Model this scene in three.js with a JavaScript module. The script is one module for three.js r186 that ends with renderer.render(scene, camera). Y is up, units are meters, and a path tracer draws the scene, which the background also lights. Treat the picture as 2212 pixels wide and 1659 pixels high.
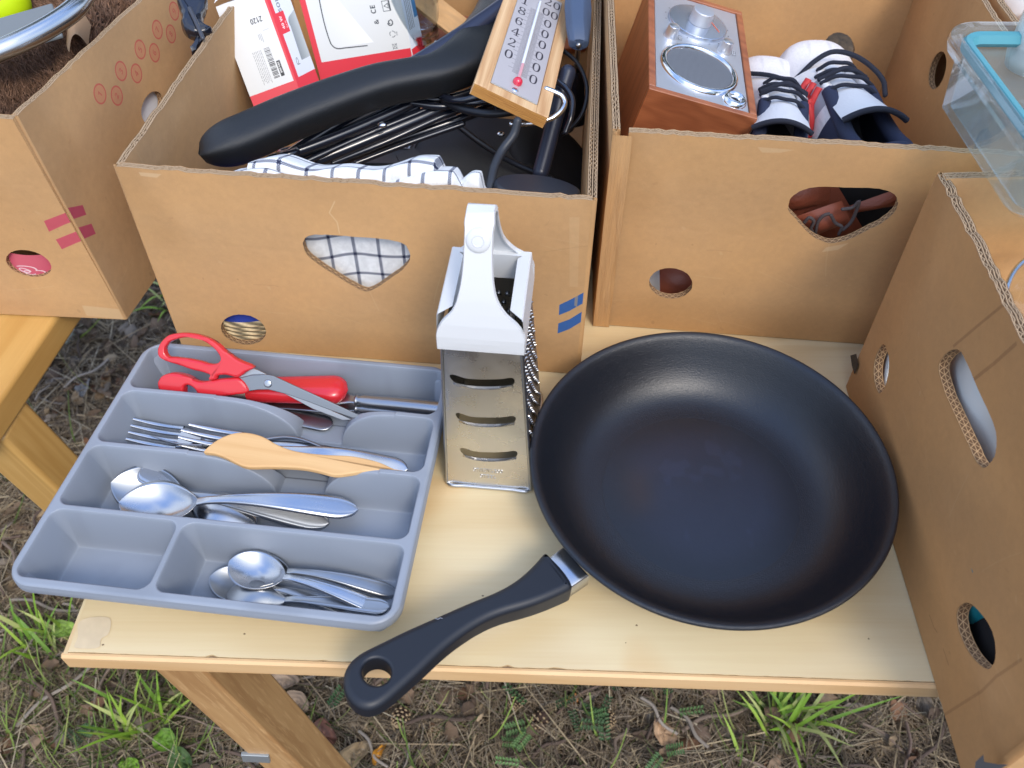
import * as THREE from 'three';
import { mergeGeometries, mergeVertices, toCreasedNormals } from 'three/addons/utils/BufferGeometryUtils.js';
import { RoundedBoxGeometry } from 'three/addons/geometries/RoundedBoxGeometry.js';
import { TessellateModifier } from 'three/addons/modifiers/TessellateModifier.js';

// ---------- camera, sky, sun, exposure ----------
const scene = new THREE.Scene();
const V = (x, y, z) => new THREE.Vector3(x, y, z);
const rad = (d) => d * Math.PI / 180;
const PITCH = 48.3, ROLL = 0.45, FOCAL = 1818, VW = 2212, VH = 1659, TT = 0.70;
const camera = new THREE.PerspectiveCamera(2 * Math.atan(VH / 2 / FOCAL) / Math.PI * 180, 4 / 3, 0.02, 400);
camera.position.set(0, 1.315, 0);
camera.rotation.set(-rad(PITCH), 0, rad(ROLL), 'YXZ');
camera.updateMatrixWorld(true);
camera.focus = 0.76; camera.userData.fStop = 9; // a phone's small lens: near ground slightly soft
scene.add(camera);

const renderer = new THREE.WebGLRenderer({ antialias: true });
renderer.toneMapping = THREE.LinearToneMapping;
renderer.toneMappingExposure = 1.18;
renderer.shadowMap.enabled = true;
renderer.shadowMap.type = THREE.PCFSoftShadowMap;

function rng(seed) { let a = seed >>> 0; return () => { a = (a + 0x6D2B79F5) | 0; let t = Math.imul(a ^ (a >>> 15), 1 | a); t = (t + Math.imul(t ^ (t >>> 7), 61 | t)) ^ t; return ((t ^ (t >>> 14)) >>> 0) / 4294967296; }; }
// tileable value noise on a lattice of period px, py
const hash2 = (x, y, s) => { let h = Math.imul(x, 374761393) + Math.imul(y, 668265263) + Math.imul(s, 1274126177); h = Math.imul(h ^ (h >>> 13), 1274126177); return ((h ^ (h >>> 16)) >>> 0) / 4294967296; };
const md = (a, b) => ((a % b) + b) % b;
function vnoise(x, y, px, py, s) {
  const xi = Math.floor(x), yi = Math.floor(y); let fx = x - xi, fy = y - yi; fx = fx * fx * (3 - 2 * fx); fy = fy * fy * (3 - 2 * fy);
  const a = hash2(md(xi, px), md(yi, py), s), b = hash2(md(xi + 1, px), md(yi, py), s), c = hash2(md(xi, px), md(yi + 1, py), s), d = hash2(md(xi + 1, px), md(yi + 1, py), s);
  return a + (b - a) * fx + (c - a) * fy + (a - b - c + d) * fx * fy;
}
function fbm(u, v, fx, fy, oct, s) { let r = 0, a = 0.5, n = 0; for (let i = 0; i < oct; i++) { r += a * vnoise(u * fx, v * fy, fx, fy, s + i * 17); n += a; a *= 0.5; fx *= 2; fy *= 2; } return r / n; }
const sst = (a, b, x) => { const t = Math.min(1, Math.max(0, (x - a) / (b - a))); return t * t * (3 - 2 * t); };
const lerp = (a, b, t) => a + (b - a) * t;

{ // bright daylight under thin high cloud, brighter towards the sun (behind the camera, to the right)
  const w = 512, h = 256, d = new Float32Array(w * h * 4);
  const sun = V(0.25, 0.73, 0.61).normalize();
  for (let j = 0; j < h; j++) for (let i = 0; i < w; i++) {
    const v = (j + 0.5) / h, u = (i + 0.5) / w, el = (v - 0.5) * Math.PI, ph = (u - 0.5) * 2 * Math.PI;
    const dir = V(Math.cos(el) * Math.cos(ph), Math.sin(el), Math.cos(el) * Math.sin(ph));
    const up = Math.max(0, dir.y);
    const cl = sst(0.36, 0.68, fbm(u, v, 10, 8, 5, 5));
    let c = [lerp(0.62, 0.30, Math.pow(up, 0.6)), lerp(0.76, 0.54, Math.pow(up, 0.6)), lerp(0.98, 1.18, up)];
    const cc = [1.1, 1.2, 1.36];
    c = c.map((x, k) => lerp(x, cc[k], cl * 0.8));
    const sd = Math.max(0, dir.dot(sun)), g = Math.pow(sd, 5) * 0.45 + Math.pow(sd, 30) * 5;
    c = [c[0] + g * 1.0, c[1] + g * 0.96, c[2] + g * 0.9];
    if (dir.y < 0) c = [0.2, 0.19, 0.16];
    const o = (j * w + i) * 4; d[o] = c[0]; d[o + 1] = c[1]; d[o + 2] = c[2]; d[o + 3] = 1;
  }
  const t = new THREE.DataTexture(d, w, h, THREE.RGBAFormat, THREE.FloatType);
  t.mapping = THREE.EquirectangularReflectionMapping; t.magFilter = THREE.LinearFilter; t.minFilter = THREE.LinearFilter; t.needsUpdate = true;
  scene.background = t; scene.environment = t; scene.backgroundIntensity = 1.0; scene.environmentIntensity = 1.0;
  const L = new THREE.DirectionalLight(0xfff1de, 1.15);
  L.position.copy(sun).multiplyScalar(6).add(V(0, 0.7, -0.6)); L.target.position.set(0, 0.7, -0.6);
  L.castShadow = true; L.shadow.radius = 28; L.shadow.mapSize.set(2048, 2048);
  Object.assign(L.shadow.camera, { left: -1.6, right: 1.6, top: 1.6, bottom: -1.6, near: 0.5, far: 14 });
  scene.add(L, L.target);
}

// ---------- measuring: a point of the picture (2212 wide) at a real height above the table, or on a real plane ----------
const CAM = camera.position.clone();
const AX = { r: V(0, 0, 0), u: V(0, 0, 0), f: V(0, 0, 0) };
camera.matrixWorld.extractBasis(AX.r, AX.u, AX.f); AX.f.negate();
const ray = (px, py) => AX.f.clone().addScaledVector(AX.r, (px - VW / 2) / FOCAL).addScaledVector(AX.u, -(py - VH / 2) / FOCAL);
const at = (px, py, h) => { const d = ray(px, py); return CAM.clone().addScaledVector(d, (TT + h - CAM.y) / d.y); };
const onPlane = (px, py, p, n) => { const d = ray(px, py); return CAM.clone().addScaledVector(d, p.clone().sub(CAM).dot(n) / d.dot(n)); };

// ---------- naming and adding ----------
const used = {};
function numbered(n) { used[n] = (used[n] ?? -1) + 1; return used[n] ? n + '_' + String(used[n]).padStart(3, '0') : n; }
function tag(o, label, category, group) { o.userData.label = label; o.userData.category = category; if (group) o.userData.group = group; return o; }
function thing(name, label, category, pos = V(0, 0, 0), group) { const g = new THREE.Group(); g.name = numbered(name); g.position.copy(pos); scene.add(g); return tag(g, label, category, group); }
const worldOff = (p) => { const o = V(0, 0, 0); while (p && p !== scene) { o.add(p.position); p = p.parent; } return o; };
// geometry given in world metres, stored relative to its parent
function put(name, geo, mat, parent = scene) { if (Array.isArray(geo)) geo = merge(geo); const o = worldOff(parent); geo.translate(-o.x, -o.y, -o.z); return own(name, geo, mat, parent); }
// geometry given in the parent's own axes
function own(name, geo, mat, parent = scene) { if (Array.isArray(geo)) geo = merge(geo); const m = new THREE.Mesh(geo, mat); m.name = parent === scene ? numbered(name) : name; m.castShadow = m.receiveShadow = true; parent.add(m); return m; }
function merge(list) {
  return mergeGeometries(list.map((g) => { g = g.index ? g.toNonIndexed() : g; for (const k of Object.keys(g.attributes)) if (!['position', 'normal', 'uv'].includes(k)) g.deleteAttribute(k); if (!g.attributes.normal) g.computeVertexNormals(); if (!g.attributes.uv) g.setAttribute('uv', new THREE.BufferAttribute(new Float32Array(g.attributes.position.count * 2), 2)); return g; }));
}
// ---------- geometry helpers ----------
function grid(nu, nv, f, closeU = false) { // f(u,v) -> V ; (nu+1)*(nv+1) points
  const pos = [], uv = [], ix = [];
  for (let j = 0; j <= nv; j++) for (let i = 0; i <= nu; i++) { const p = f(i / nu, j / nv); pos.push(p.x, p.y, p.z); uv.push(i / nu, j / nv); }
  for (let j = 0; j < nv; j++) for (let i = 0; i < nu; i++) { const a = j * (nu + 1) + i, b = a + 1, c = a + nu + 1, d = c + 1; ix.push(a, b, d, a, d, c); }
  const g = new THREE.BufferGeometry(); g.setAttribute('position', new THREE.Float32BufferAttribute(pos, 3)); g.setAttribute('uv', new THREE.Float32BufferAttribute(uv, 2)); g.setIndex(ix); g.computeVertexNormals();
  if (closeU) { const n = g.attributes.normal; for (let j = 0; j <= nv; j++) { const a = j * (nu + 1), b = a + nu, s = V(n.getX(a) + n.getX(b), n.getY(a) + n.getY(b), n.getZ(a) + n.getZ(b)).normalize(); n.setXYZ(a, s.x, s.y, s.z); n.setXYZ(b, s.x, s.y, s.z); } }
  return g;
}
const curve = (pts, closed = false, tension = 0.5) => new THREE.CatmullRomCurve3(pts, closed, 'centripetal', tension);
const tube = (pts, r, seg = 40, rs = 8, closed = false) => new THREE.TubeGeometry(curve(pts, closed), seg, r, rs, closed);
function capTube(pts, r, seg = 40, rs = 10) { const c = curve(pts), g = [new THREE.TubeGeometry(c, seg, r, rs)]; for (const t of [0, 1]) { const s = new THREE.SphereGeometry(r, rs, 6), p = c.getPoint(t); s.translate(p.x, p.y, p.z); g.push(s); } return merge(g); }
const rbox = (w, h, d, r = 0.002, s = 2) => new RoundedBoxGeometry(w, h, d, s, Math.min(r, w / 2.01, h / 2.01, d / 2.01));
function basis(x, y, z, o) { return new THREE.Matrix4().makeBasis(x, y, z).setPosition(o); }
function lathe(pts, seg = 64) { return new THREE.LatheGeometry(pts.map(([x, y]) => new THREE.Vector2(x, y)), seg); }
const smooth = (g, a = 0.6) => toCreasedNormals(g, a);
// rounded edges of an extrusion, its flat faces (across axis) kept flat
function smoothFlat(g, axis, a = 0.6) { const s = toCreasedNormals(g, a), p = s.attributes.position, n = s.attributes.normal, A = V(0, 0, 0), B = V(0, 0, 0), C = V(0, 0, 0); for (let i = 0; i < p.count; i += 3) { A.fromBufferAttribute(p, i); B.fromBufferAttribute(p, i + 1); C.fromBufferAttribute(p, i + 2); const f = B.sub(A).cross(C.sub(A)).normalize(); if (Math.abs(f.dot(axis)) > 0.9985) for (let k = 0; k < 3; k++) n.setXYZ(i + k, f.x, f.y, f.z); } return s; }
// a moulded slab: outline and holes in x, y, top at z = 0, edges rounded with their true normals; thick(x) is its thickness
function mouldedSlab(outline, holes, bev, thick, seg = 9) {
  const gs = [];
  const ringG = (P, out, b) => { const n = P.length, N = P.map((p, i) => { const a = P[(i + n - 1) % n], c = P[(i + 1) % n]; return new THREE.Vector2(c.y - a.y, a.x - c.x).normalize().multiplyScalar(out); });
    const rows = []; for (let k = 0; k <= seg; k++) { const t = k / seg * Math.PI / 2; rows.push([Math.sin(t), (x) => -b + b * Math.cos(t), Math.cos(t)]); } for (let k = 0; k <= seg; k++) { const t = k / seg * Math.PI / 2; rows.push([Math.cos(t), (x) => -thick(x) + b - b * Math.sin(t), -Math.sin(t)]); }
    const pos = [], nor = [], uv = [], ix = []; rows.forEach(([s, z, c]) => { for (let i = 0; i <= n; i++) { const j = i % n, p = P[j], m = N[j], off = -b * (1 - s); pos.push(p.x + m.x * off, p.y + m.y * off, z(p.x)); nor.push(m.x * s, m.y * s, c); uv.push(p.x * 10, p.y * 10); } });
    for (let r = 0; r < rows.length - 1; r++) for (let i = 0; i < n; i++) { const a = r * (n + 1) + i, d = a + n + 1; ix.push(a, d, a + 1, a + 1, d, d + 1); }
    const g = new THREE.BufferGeometry(); g.setAttribute('position', new THREE.Float32BufferAttribute(pos, 3)); g.setAttribute('normal', new THREE.Float32BufferAttribute(nor, 3)); g.setAttribute('uv', new THREE.Float32BufferAttribute(uv, 2)); g.setIndex(ix); gs.push(g); return P.map((p, i) => p.clone().addScaledVector(N[i], -b)); };
  const area = (P) => P.reduce((a, p, i) => a + p.x * P[(i + 1) % P.length].y - P[(i + 1) % P.length].x * p.y, 0);
  if (area(outline) < 0) outline.reverse(); for (const h of holes) if (area(h) > 0) h.reverse();
  const io = ringG(outline, 1, bev), ih = holes.map((h) => ringG(h, 1, bev * 0.45));
  const sh = new THREE.Shape(io); for (const h of ih) sh.holes.push(new THREE.Path(h)); const cap = new THREE.ShapeGeometry(sh), low = cap.clone(), lp = low.attributes.position, ln = low.attributes.normal; for (let i = 0; i < lp.count; i++) { lp.setZ(i, -thick(lp.getX(i))); ln.setXYZ(i, 0, 0, -1); } { const a = low.index.array; for (let i = 0; i < a.length; i += 3) { const t = a[i + 1]; a[i + 1] = a[i + 2]; a[i + 2] = t; } } gs.push(cap, low); return merge(gs);
}
// ---------- textures ----------
function dtex(w, h, f, { srgb = true, repeat = [1, 1] } = {}) {
  const d = new Uint8Array(w * h * 4);
  for (let j = 0; j < h; j++) for (let i = 0; i < w; i++) { const c = f(i / w, j / h, i, j), o = (j * w + i) * 4; d[o] = Math.max(0, Math.min(255, c[0])); d[o + 1] = Math.max(0, Math.min(255, c[1])); d[o + 2] = Math.max(0, Math.min(255, c[2])); d[o + 3] = 255; }
  const t = new THREE.DataTexture(d, w, h); t.wrapS = t.wrapT = THREE.RepeatWrapping; t.magFilter = THREE.LinearFilter; t.minFilter = THREE.LinearMipmapLinearFilter; t.generateMipmaps = true; if (srgb) t.colorSpace = THREE.SRGBColorSpace; t.repeat.set(...repeat); t.needsUpdate = true; return t;
}
function ctex(w, h, draw) { const c = document.createElement('canvas'); c.width = w; c.height = h; const x = c.getContext('2d'); draw(x, w, h); const t = new THREE.CanvasTexture(c); t.colorSpace = THREE.SRGBColorSpace; t.anisotropy = 4; return t; }
const std = (o) => new THREE.MeshStandardMaterial({ side: THREE.DoubleSide, ...o });
const phy = (o) => new THREE.MeshPhysicalMaterial({ side: THREE.DoubleSide, ...o });
const lin = (r, g, b) => new THREE.Color().setRGB(r, g, b);

function woodTex(w, h, c0, c1, { fu = 2, fv = 12, s = 1, fine = 0.12, rings = 6, warp = 0.5, spots = null } = {}) { // grain runs along u
  return dtex(w, h, (u, v) => {
    const q = fbm(u, v, fu, fv, 4, s) * warp + v * 1.0;
    const r = 0.5 + 0.5 * Math.sin(q * rings * 6.2832);
    const f = fbm(u, v, fu * 8, 256, 2, s + 50) - 0.5, b = fbm(u, v, 3, 4, 3, s + 90);
    let t = lerp(r, b, 0.5) + f * fine * 4; t = Math.min(1, Math.max(0, t));
    let c = [0, 1, 2].map((k) => lerp(c0[k], c1[k], t));
    if (spots) c = spots(u, v, c);
    return c;
  });
}
// ---------- cardboard ----------
const kraftPix = (u, v) => {
  const n = fbm(u, v, 6, 6, 4, 3) - 0.5, f = fbm(u, v, 110, 110, 2, 9) - 0.5, g = hash2(Math.floor(u * 1024), Math.floor(v * 1024), 4) - 0.5, st = vnoise(u * 5, v * 7, 5, 7, 31) - 0.5;
  const k = 1 + n * 0.09 + f * 0.035 + g * 0.03 + st * 0.05;
  const rb = sst(0.58, 0.8, fbm(u, v, 4, 5, 4, 57)) * 8 - sst(0.6, 0.82, fbm(u, v, 5, 3, 4, 91)) * 7;
  return [196 * k + n * 4 + rb, 153 * k + rb, 104 * k - n * 6 + rb];
};
const kraftTex0 = dtex(1024, 1024, kraftPix);
const kraftBump = dtex(512, 512, (u, v) => { const x = 128 + (fbm(u, v, 5, 5, 3, 12) - 0.5) * 170 + (fbm(u, v, 60, 60, 2, 13) - 0.5) * 40 - Math.exp(-(((v - 0.31 - 0.01 * Math.sin(u * 9)) / 0.006) ** 2)) * 8 - Math.exp(-(((u - 0.72 - 0.02 * Math.sin(v * 7)) / 0.006) ** 2)) * 8; return [x, x, x]; }, { srgb: false });
const kraftCanvas = document.createElement('canvas'); kraftCanvas.width = kraftCanvas.height = 1024;
{ const x = kraftCanvas.getContext('2d'), im = x.createImageData(1024, 1024), s = kraftTex0.image.data; for (let i = 0; i < s.length; i++) im.data[i] = s[i]; x.putImageData(im, 0, 0);
  const R = rng(61); x.lineCap = 'round';
  for (let i = 0; i < 34; i++) { const a = R() * 1024, b = R() * 1024, an = (R() < 0.6 ? 0 : 1.57) + (R() - 0.5) * 0.9, l = 20 + R() * R() * 190; x.globalAlpha = 0.08 + R() * 0.15; x.strokeStyle = R() < 0.6 ? '#dcc29b' : '#7d5c3c'; x.lineWidth = 1 + R() * 1.6; x.beginPath(); x.moveTo(a, b); x.quadraticCurveTo(a + Math.cos(an) * l * 0.5 + (R() - 0.5) * 16, b + Math.sin(an) * l * 0.5 + (R() - 0.5) * 16, a + Math.cos(an) * l, b + Math.sin(an) * l); x.stroke(); }
  for (let i = 0; i < 46; i++) { x.globalAlpha = 0.08 + R() * 0.12; x.fillStyle = R() < 0.5 ? '#e2cba6' : '#85633f'; x.beginPath(); x.ellipse(R() * 1024, R() * 1024, 1.5 + R() * 6, 1 + R() * 3, R() * 3, 0, 7); x.fill(); }
  x.globalAlpha = 1; }
const kraftTex = new THREE.CanvasTexture(kraftCanvas); kraftTex.colorSpace = THREE.SRGBColorSpace; kraftTex.wrapS = kraftTex.wrapT = THREE.RepeatWrapping;
const KT = 0.42; // metres per texture
const cardMat = (tint = [1, 1, 1], extra = {}) => std({ map: kraftTex, bumpMap: kraftBump, bumpScale: 0.0014, color: lin(...tint), roughness: 0.82, ...extra });
const M = {};
M.card = cardMat(); M.cardGrey = cardMat([0.86, 0.9, 0.98]); M.cardLit = cardMat([1.2, 1.22, 1.22]); M.cardShaded = cardMat([0.84, 0.77, 0.68]);  // dark tint: browner board with shade mixed in; pale tint: light mixed in
M.cut = std({ color: lin(0.4, 0.28, 0.17), roughness: 0.9 });
M.core = std({ color: lin(0.27, 0.185, 0.11), roughness: 0.95 });
M.rim = std({ roughness: 0.9, map: dtex(256, 128, (u, v) => {
  const tri = (x) => Math.abs(((x % 1) + 1) % 1 * 2 - 1);
  let m = 9; for (const e of [0.03, 0.5, 0.97]) m = Math.min(m, Math.abs(v - e) * 0.9);
  m = Math.min(m, Math.abs(v - (0.06 + 0.42 * tri(u * 8 + 0.2))) * 0.55, Math.abs(v - (0.53 + 0.42 * tri(u * 8 + 0.65))) * 0.55);
  const k = sst(0.05, 0.015, m) ; return [lerp(104, 190, k), lerp(76, 154, k), lerp(50, 112, k)];
}) });

function inPoly(P, x, y) { let c = false; for (let i = 0, j = P.length - 1; i < P.length; j = i++) if ((P[i].y > y) !== (P[j].y > y) && x < (P[j].x - P[i].x) * (y - P[i].y) / (P[j].y - P[i].y) + P[i].x) c = !c; return c; }

// A wall frame from four outer corners (seen from outside: bottom left, bottom right, top right, top left)
function frameOf(bl, br, tr, tl) {
  const e1 = br.clone().sub(bl).normalize(), n = e1.clone().cross(tl.clone().sub(bl)).normalize(), e2 = n.clone().cross(e1).normalize();
  const loc = (p) => { const d = p.clone().sub(bl); return new THREE.Vector2(d.dot(e1), d.dot(e2)); };
  return { o: bl, e1, e2, n, loc, C: [bl, br, tr, tl].map(loc) };
}
const TES = new TessellateModifier(0.024, 7);
function wallParts(F, { t = 0.0065, holes = [], amp = 0.0016, seed = 1, uvWall = false, shrink = [0, 0], top = true, lip = 0.004, ragged = 0.0007, fixed = 0 }) {
  const R = rng(seed * 977 + 5), C = F.C.map((c) => c.clone());
  C[0].x += shrink[0]; C[3].x += shrink[0]; C[1].x -= shrink[1]; C[2].x -= shrink[1];
  const w = C[1].x, ph = [R() * 6, R() * 6, R() * 6, R() * 6];
  const wl = Math.max(C[1].x, C[2].x), ht = Math.max(C[2].y, C[3].y);
  const disp = (x, y) => { const f = sst(0, 0.05, x - C[0].x) * sst(0, 0.05, w - x) * sst(0, 0.06, y); return amp * f * (Math.sin(x * 19 + ph[0] + y * 6) + 0.8 * Math.sin(y * 31 + ph[1] + x * 9) + 0.5 * Math.sin(x * 47 + ph[2] - y * 23)); };
  const topN = 60, tops = [];
  for (let i = 0; i <= topN; i++) { const q = i / topN, p = C[3].clone().lerp(C[2], q); p.y += (i && i < topN ? (R() - 0.5) * 2 * ragged : 0); tops.push(p); }
  const P3 = (x, y, off) => F.o.clone().addScaledVector(F.e1, x).addScaledVector(F.e2, y).addScaledVector(F.n, -off);
  const sh = new THREE.Shape([C[0], C[1], ...tops.slice().reverse()]);
  for (const h of holes) sh.holes.push(new THREE.Path(h));
  let flat = TES.modify(new THREE.ShapeGeometry(sh).toNonIndexed());
  const face = (off, flip) => {
    const g = flat.clone(), p = g.attributes.position, uv = new Float32Array(p.count * 2), nrm = new Float32Array(p.count * 3), sg = flip ? -1 : 1;
    for (let i = 0; i < p.count; i++) { const x = p.getX(i), y = p.getY(i), q = P3(x, y, off); if (uvWall) { uv[2 * i] = x / wl; uv[2 * i + 1] = y / ht; } else { uv[2 * i] = x / KT + seed * 0.37; uv[2 * i + 1] = y / KT + seed * 0.61; } p.setXYZ(i, q.x, q.y, q.z); const h = 0.002, nx = F.n.clone().addScaledVector(F.e1, -(disp(x + h, y) - disp(x - h, y)) / (2 * h)).addScaledVector(F.e2, -(disp(x, y + h) - disp(x, y - h)) / (2 * h)).normalize().multiplyScalar(sg); nrm.set([nx.x, nx.y, nx.z], i * 3); }
    g.setAttribute('uv', new THREE.BufferAttribute(uv, 2));
    g.setAttribute('normal', new THREE.BufferAttribute(nrm, 3));
    if (flip) { const ix = []; for (let i = 0; i < p.count; i += 3) ix.push(i, i + 2, i + 1); g.setIndex(ix); return g.toNonIndexed(); }
    return g;
  };
  const strip = (poly, closed, o0, o1, us = 1) => { // side faces along a 2D path
    const n = poly.length + (closed ? 1 : 0); let L = 0; const len = [0]; for (let i = 1; i < n; i++) { L += poly[i % poly.length].distanceTo(poly[i - 1]); len.push(L); }
    const g = grid(n - 1, 1, (u, v) => { const i = Math.round(u * (n - 1)) % poly.length; return P3(poly[i].x, poly[i].y, lerp(o0, o1, v)); });
    const uv = g.attributes.uv; for (let i = 0; i < uv.count; i++) { const k = i % n; uv.setX(i, len[k] / us); } return g;
  };
  const sides = [strip([C[3], C[0]], false, 0.0002, t - 0.0002, KT), strip([C[0], C[1]], false, 0.0002, t - 0.0002, KT), strip([C[1], C[2]], false, 0.0002, t - 0.0002, KT)];
  const rims = holes.map((h) => strip(h, true, 0.0003, t - 0.0003, 0.049));
  let edge = null, core = null;
  if (top) { // the cut top: three liners and two fluted layers standing in a recess
    const pt = (q) => { const f = q * topN, i = Math.min(topN - 1, Math.floor(f)); return tops[i].clone().lerp(tops[i + 1], f - i); };
    const L = C[3].distanceTo(C[2]), gs = [];
    const ribbon = (offs, n, half, drop) => {
      const prof = [[-half, -drop], [-half, 0], [half, 0], [half, -drop]];
      for (let k = 0; k < 3; k++) gs.push(grid(n, 1, (u, v) => { const p = pt(u), a = prof[k], b = prof[k + 1]; return P3(p.x, p.y + lerp(a[1], b[1], v), offs(u) + lerp(a[0], b[0], v)); }));
    };
    for (const e of [0.0008, t / 2, t - 0.0008]) ribbon(() => e, 120, 0.0004, lip);
    const nf = Math.round(L / 0.0061);
    const zig = (x) => Math.abs((((x % 1) + 1) % 1) * 2 - 1);
    for (const [b, p0] of [[0, 0.1], [t / 2, 0.6]]) { const wob = R() * 6; ribbon((u) => b + 0.0008 + (t / 2 - 0.0016) * lerp(0.5, zig(u * nf * (1 + 0.02 * Math.sin(u * 20 + wob)) + p0), 0.35 + 0.65 * sst(-0.5, 0.3, Math.sin(u * 31 + wob * 3) + Math.sin(u * 67 + wob))), nf * 4, 0.00036, lip - 0.0006); }
    edge = merge(gs);
    core = strip(tops.map((p) => new THREE.Vector2(p.x, p.y - lip)), false, 0.0004, t - 0.0004, KT);
  }
  return { faces: [face(0, false), face(t, true), ...sides], rims, edge, core };
}
// A box: outer corners in order front left, front right, back right, back left (bottom then top)
function makeBox(spec) {
  const { name = 'cardboard_box', label, bot, top, walls, t = 0.0065, mat = M.card, seed = 1, round = 0.004 } = spec;
  const c = bot.reduce((a, p) => a.add(p), V(0, 0, 0)).multiplyScalar(0.25);
  const th = thing(name, label, 'box', c);
  const W = {};
  const idx = { front: [0, 1], right: [1, 2], back: [2, 3], left: [3, 0] };
  let k = 0;
  for (const side of ['front', 'right', 'back', 'left']) {
    k++;
    const [a, b] = idx[side], ws = walls[side] || {};
    const F = frameOf(bot[a], bot[b], top[b], top[a]);
    const toPlane = (px, py, inner) => F.loc(onPlane(px, py, inner ? F.o.clone().addScaledVector(F.n, -t) : F.o, F.n));
    const holes = (ws.holes || []).map((h) => { const pts = h.pts.map(([x, y]) => toPlane(x, y, h.inner)); const c3 = curve(pts.map((p) => V(p.x, p.y, 0)), true); const R = rng(seed * 31 + k); return c3.getPoints(h.n || 56).slice(0, -1).map((p) => new THREE.Vector2(p.x + (R() - 0.5) * 0.0005, p.y + (R() - 0.5) * 0.0005)); });
    let m = ws.mat || mat;
    if (ws.print) {
      const wl = Math.max(F.C[1].x, F.C[2].x), ht = Math.max(F.C[2].y, F.C[3].y), cw = 1536, chh = Math.round(cw * ht / wl);
      const tex = ctex(cw, chh, (x) => { const s = KT / wl * cw; for (let i = 0; i * s < cw; i++) for (let j = 0; j * s < chh; j++) x.drawImage(kraftCanvas, i * s, j * s, s, s); ws.print(x, (px, py) => { const q = toPlane(px, py); return [q.x / wl * cw, (1 - q.y / ht) * chh]; }, cw / wl); });
      m = m.clone(); m.map = tex; m.bumpMap = kraftBump.clone(); m.bumpMap.repeat.set(wl / KT, ht / KT); m.bumpMap.needsUpdate = true;
    }
    const P = wallParts(F, { t, holes, seed: seed * 10 + k, uvWall: !!ws.print, shrink: ws.shrink || (side === 'front' || side === 'back' ? [round, round] : [round, round]), ...ws.opt });
    const wallMesh = put('wall', P.faces, m, th);
    if (ws.print) wallMesh.userData.label = ws.printLabel;
    for (const r of P.rims) put('hole_edge', r, M.rim, wallMesh);
    if (P.edge) { put('cut_edge', P.edge, M.cut, wallMesh); put('edge_core', P.core, M.core, wallMesh); }
    W[side] = { F, mesh: wallMesh };
  }
  // folded vertical corners and the floor of the box
  for (let i = 0; i < 4; i++) {
    const p = bot[i], q = top[i], a = bot[(i + 1) % 4].clone().sub(p).normalize(), b = bot[(i + 3) % 4].clone().sub(p).normalize();
    const g = grid(6, 1, (u, v) => { const base = p.clone().lerp(q, v).addScaledVector(a, round).addScaledVector(b, round); const an = u * Math.PI / 2; return base.addScaledVector(a, -round * Math.cos(an)).addScaledVector(b, -round * Math.sin(an)); });
    const g2 = grid(2, 1, (u, v) => { const base = p.clone().lerp(q, v).addScaledVector(a, round).addScaledVector(b, round); const an = u * Math.PI / 2, r = round - t; return base.addScaledVector(a, -r * Math.cos(an)).addScaledVector(b, -r * Math.sin(an)); });
    const uvs = (gg) => { const uv = gg.attributes.uv; for (let j = 0; j < uv.count; j++) uv.setXY(j, uv.getX(j) * 0.015 + seed * 0.3, uv.getY(j) * 0.5); return gg; };
    const g3 = grid(6, 1, (u, v) => { const base = q.clone().addScaledVector(a, round).addScaledVector(b, round).add(V(0, -0.0005, 0)); const an = u * Math.PI / 2, r = round - t * v; return base.addScaledVector(a, -r * Math.cos(an)).addScaledVector(b, -r * Math.sin(an)); });
    put('corner_fold', [uvs(g), uvs(g2), g3], (walls.cornerMat || mat), th);
  }
  { const ins = bot.map((p) => p.clone().lerp(c, 0.02).add(V(0, 0.001, 0)));
    const g = grid(8, 8, (u, v) => ins[0].clone().lerp(ins[1], u).lerp(ins[3].clone().lerp(ins[2], u), v)); const g2 = g.clone().translate(0, 0.005, 0); const uv = g2.attributes.uv; for (let i = 0; i < uv.count; i++) uv.setXY(i, uv.getX(i) * 1.1, uv.getY(i) * 1.1); put('floor_panel', [g, g2], mat, th); }
  return { th, W };
}
const ell = (cx, cy, rx, ry, rot = 0, n = 20) => Array.from({ length: n }, (_, i) => { const a = i / n * 2 * Math.PI, x = rx * Math.cos(a), y = ry * Math.sin(a), c = Math.cos(rad(rot)), s = Math.sin(rad(rot)); return [cx + x * c - y * s, cy + x * s + y * c]; });

const X = (x, z, h) => V(x, TT + h, z);
const fillPoly = (x, P, pts, col, a = 1) => { x.globalAlpha = a; x.fillStyle = col; x.beginPath(); pts.forEach(([px, py], i) => { const [u, v] = P(px, py); i ? x.lineTo(u, v) : x.moveTo(u, v); }); x.closePath(); x.fill(); x.globalAlpha = 1; };
const crop = (pts, ox, oy, s) => pts.map(([a, b]) => [(ox + a * s) / 1.15732, (oy + b * s) / 1.15732]); // source-pixel crops to the 2212 view
// worn patches and scuffs common to all printed walls
const scuff = (x, P, pts, a = 0.25) => fillPoly(x, P, pts, '#d8bd97', a);

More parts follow.
